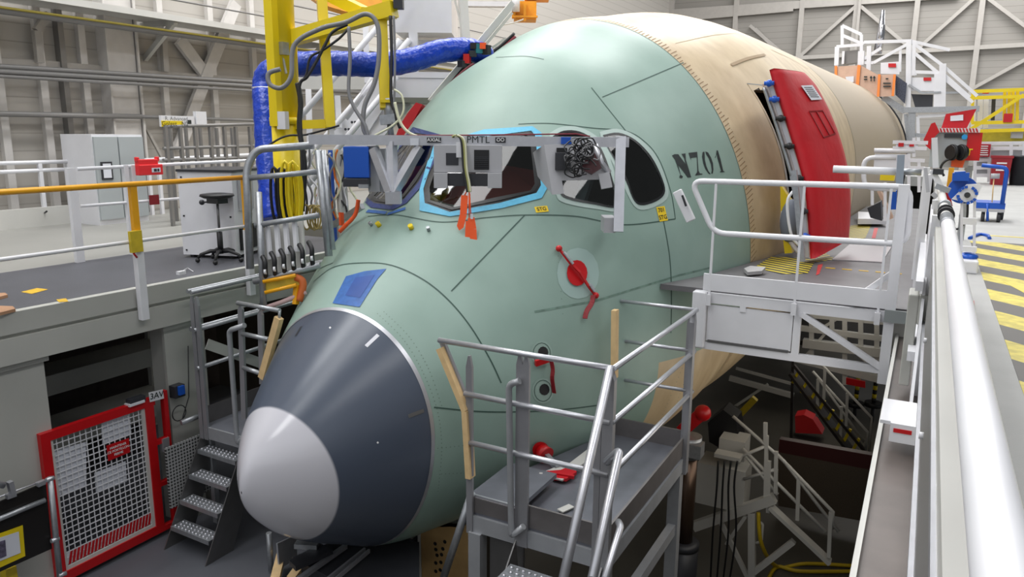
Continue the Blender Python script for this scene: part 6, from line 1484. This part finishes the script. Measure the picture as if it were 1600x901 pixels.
# ------------------------------------------------------------------ down in the pit, right
t = thing('hydraulic_jack', 'dark hydraulic jack column with red cups under the fuselage', 'jack', tuple(V((AY(1077, 700, 9.4).x, 9.4, -5))))
j = lambda x, y: AY(x, y, 9.4)
cx_ = j(1077, 700).x
MB().cyl((cx_, 9.4, -5), (cx_, 9.4, j(1077, 852).z), .2, 20).lathe([(.12, -.02), (.21, 0), (.21, .08), (.12, .1)], (cx_, 9.4, j(1077, 856).z), 20).build('outer_cylinder', CHAR, t)
MB().cyl((cx_, 9.4, j(1077, 855).z), (cx_, 9.4, j(1077, 710).z), .115, 24).build('ram', mat('bronze', S(92, 74, 62), .3, .7), t)
MB().cyl((cx_, 9.4, j(1077, 712).z), (cx_, 9.4, j(1077, 680).z), .16, 16).box((cx_+.05, 9.3, j(1077, 695).z), (.3, .2, .18)).build('head', GALV, t)
MB().ball(j(1070, 686), .1, 1, 1, .6).build('red_cap', RED, t)
MB().bar(j(1066, 672), j(1097, 645), .14, .16).ball(j(1098, 645), .11, 1, 1, 1).build('red_cradle', RED, t)
t = thing('pit_platform', 'small white platform with stair and control boxes down in the pit', 'platform', (-2, 11, -5))
k_ = lambda x, y, yy=10.8: AY(x, y, yy)
def kbox(x0, y0, x1, y1, yy, dep, name, m=OFFW):
    a, c = k_(x0, y0, yy), k_(x1, y1, yy); return MB().bx(a.x, c.x, yy, yy+dep, c.z, a.z).build(name, m, t)
kbox(1090, 722, 1160, 802, 10.8, .5, 'control_box'); kbox(1124, 684, 1162, 722, 10.9, .4, 'control_box'); kbox(1116, 708, 1156, 722, 10.6, .2, 'connector_box')
b = MB().bar(k_(1084, 822), k_(1210, 778), .12, .14).bar(k_(1175, 800), k_(1175, 905), .1, .1).bar(k_(1125, 812), k_(1170, 905), .06, .06).bar(k_(1178, 893), k_(1240, 845), .08, .08).bar(k_(1135, 850), k_(1165, 806), .05, .05); b.build('frame', OFFW, t)
b = MB().bar(k_(1203, 790), k_(1297, 878), .05, .17, (0, 1, 0)); b.build('stringer', OFFW, t)
for q in (((1145, 650), (1225, 720), (1310, 830)), ((1210, 705), (1302, 800), (1300, 826)), ((1160, 700), (1290, 830)), ((1165, 712), (1215, 772)), ((1162, 748), (1215, 732)), ((1140, 720), (1200, 695))): 
    tubes('handrail', [[k_(x, y) for x, y in q]], .025, OFFW, t)
for q in (((1198, 680), (1196, 780)), ((1202, 720), (1200, 800)), ((1248, 748), (1246, 812)), ((1298, 800), (1295, 870)), ((1213, 705), (1212, 770)), ((1196, 660), (1196, 690))): MB().bar(k_(*q[0]), k_(*q[1]), .05).build('post', OFFW, t)
b = MB().tube(arc([k_(1185, 814), k_(1192, 818), k_(1190, 846), k_(1180, 848)], .05), .02, 6); b.build('grab_handle', OFFW, t)
for i in range(4): x = 1122+i*10; tag(MB().tube(spline([k_(x, 720, 10.55), k_(x-2-i, 760, 10.5), k_(x-8+i*2, 830, 10.5), k_(x-12, 905, 10.5)], 6), .015, 7).build('pit_cable', BLACK), ['leftmost', 'second', 'third', 'rightmost'][i]+' of four dark cables hanging from the pit control boxes', 'cable', 'dark cables in the pit')
tag(MB().prism([k_(1106, 660, 11.2), k_(1130, 640, 11.2), k_(1150, 655, 11.2), k_(1155, 690, 11.2), k_(1125, 700, 11.2), k_(1108, 690, 11.2)], (0, .4, 0)).build('dark_machine', BLACK), 'dark lumpy machine behind the jack in the pit', 'machine')
for i, (pts, lab) in enumerate((([(1185, 800), (1190, 850), (1215, 885), (1260, 880), (1340, 884)], 'yellow hose winding from the pit platform leg to the right'), ([(1200, 905), (1215, 885), (1250, 892), (1340, 892)], 'thicker yellow hose on the pit floor near the wall'))):
    tag(MB().tube(spline([AZ(x, y, -4.96) if y > 855 else k_(x, y) for x, y in pts], 6), .03, 7).build('yellow_hose', mat('hose_yellow', S(205, 175, 30), .5)), lab, 'hose')
# far stair in the pit
s5 = lambda x, y, yy=15.5: AY(x, y, yy)
t = thing('pit_stair', 'dark stair with yellow nosings and thin handrails deep in the pit', 'stair', tuple(V((s5(1300, 650).x, 15.5, -5))))
MB().bar(s5(1236, 580), s5(1330, 705), .05, .45, (0, 1, 0)).build('stringer', DSTEEL, t); MB().bar(s5(1240, 570), s5(1352, 705), .05, .1, (0, 1, 0)).build('stringer', DSTEEL, t)
for i in range(8): x = 1242+i*13.5; y = 598+i*15; MB().bar(s5(x-4, y), s5(x+6, y-18), .05, .05, (0, 1, 0)).build('yellow_nosing', YEL, t)
for q in (((1280, 565), (1362, 652), (1358, 705)), ((1270, 580), (1356, 675), (1352, 705)), ((1278, 590), (1350, 690))): tubes('handrail', [[s5(*p) for p in q]], .025, OFFW, t)
for q in (((1278, 592), (1277, 650)), ((1289, 575), (1287, 628)), ((1315, 635), (1313, 690)), ((1324, 614), (1322, 665)), ((1239, 560), (1236, 690))): MB().bar(s5(*q[0]), s5(*q[1]), .05).build('post', OFFW if q[0][0] != 1239 else DSTEEL, t)
t = thing('pit_fence', 'dark red beam over a mesh fence crossing the pit', 'fence', (-1.2, 14, -5))
m5 = lambda x, y: AY(x, y, 13.2)
MB().prism([m5(1218, 686), m5(1368, 712), m5(1362, 734), m5(1216, 706)], (0, .15, 0)).build('top_beam', mat('wine_beam', S(74, 30, 30), .4), t)
MB().prism([m5(1216, 706), m5(1362, 734), m5(1355, 815), m5(1216, 790)], (0, .02, 0)).build('mesh_sheet', mat('mesh_brown', S(88, 78, 66), .6, noise=.2, nscale=60), t)
tag(MB().prism([s5(1242, 650, 17), s5(1256, 648, 17), s5(1270, 655, 17), s5(1285, 678, 17), s5(1243, 676, 17)], (0, .4, 0)).build('red_machine', mat('bright_red', (0, 0, 0))), 'bright red covered machine behind the pit stair', 'machine')
for x_, lab in ((1338, 'left'), (1366, 'right')):
    t = thing('bollard_post', lab+' of two yellow and black banded posts deep in the pit', 'post', tuple(V((AY(x_, 620, 19).x, 19, -5))))
    p = AY(x_, 620, 19); ztop = AY(x_, 575, 19).z; zbot = AY(x_, 628, 19).z; 
    for k in range(8):
        z_ = zbot+(ztop-zbot)*k/8; MB().cyl((p.x, 19, z_), (p.x, 19, z_+(ztop-zbot)/8), .05, 10).build('yellow_band' if k % 2 else 'black_band', YEL if k % 2 else BLACK, t)
    MB().cyl((p.x, 19, zbot-.1), (p.x, 19, zbot), .2, 14).build('foot', BLACK, t); MB().cyl((p.x, 19, -5), (p.x, 19, zbot-.1), .04, 8).build('stem', CHAR, t)
# lower galleries seen under the door platform
t = thing('lower_gallery', 'white framed gallery floors seen under the door platform', 'gallery', (-1.5, 19, -5))
g2 = lambda x, y, yy=18.5: AY(x, y, yy)
for a, c, w_ in (((1250, 512), (1392, 530), .12), ((1255, 535), (1392, 552), .2), ((1250, 492), (1392, 505), .08), ((1230, 556), (1392, 596), .16), ((1140, 590), (1240, 618), .12), ((1150, 575), (1240, 600), .06)): MB().bar(g2(*a), g2(*c), w_, w_).build('beam', OFFW, t)
for x_, y0_, y1_ in ((1320, 480, 600), (1268, 500, 570), (1345, 480, 540), (1300, 490, 520), (1370, 500, 590)): MB().bar(g2(x_, y0_), g2(x_, y1_), .1).build('post', OFFW, t)
for a, c in (((1280, 515), (1320, 490)), ((1330, 545), (1385, 590)), ((1255, 560), (1290, 520)), ((1140, 640), (1200, 600))): MB().bar(g2(*a), g2(*c), .06).build('brace', OFFW, t)
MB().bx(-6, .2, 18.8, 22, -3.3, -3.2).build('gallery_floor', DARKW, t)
tag(MB().prism([g2(1322, 590, 18.2), g2(1352, 596, 18.2), g2(1352, 606, 18.2), g2(1322, 600, 18.2)], (0, .05, 0)).build('red_board', RED), 'red board on the white gallery under the door platform', 'board')
tag(MB().bar(AY(1155, 648, 14.5), AY(1180, 622, 14.5), .12, .12, (0, 1, 0)).build('yellow_beam', YDARK), 'worn yellow beam lying in the dark under the fuselage', 'beam')
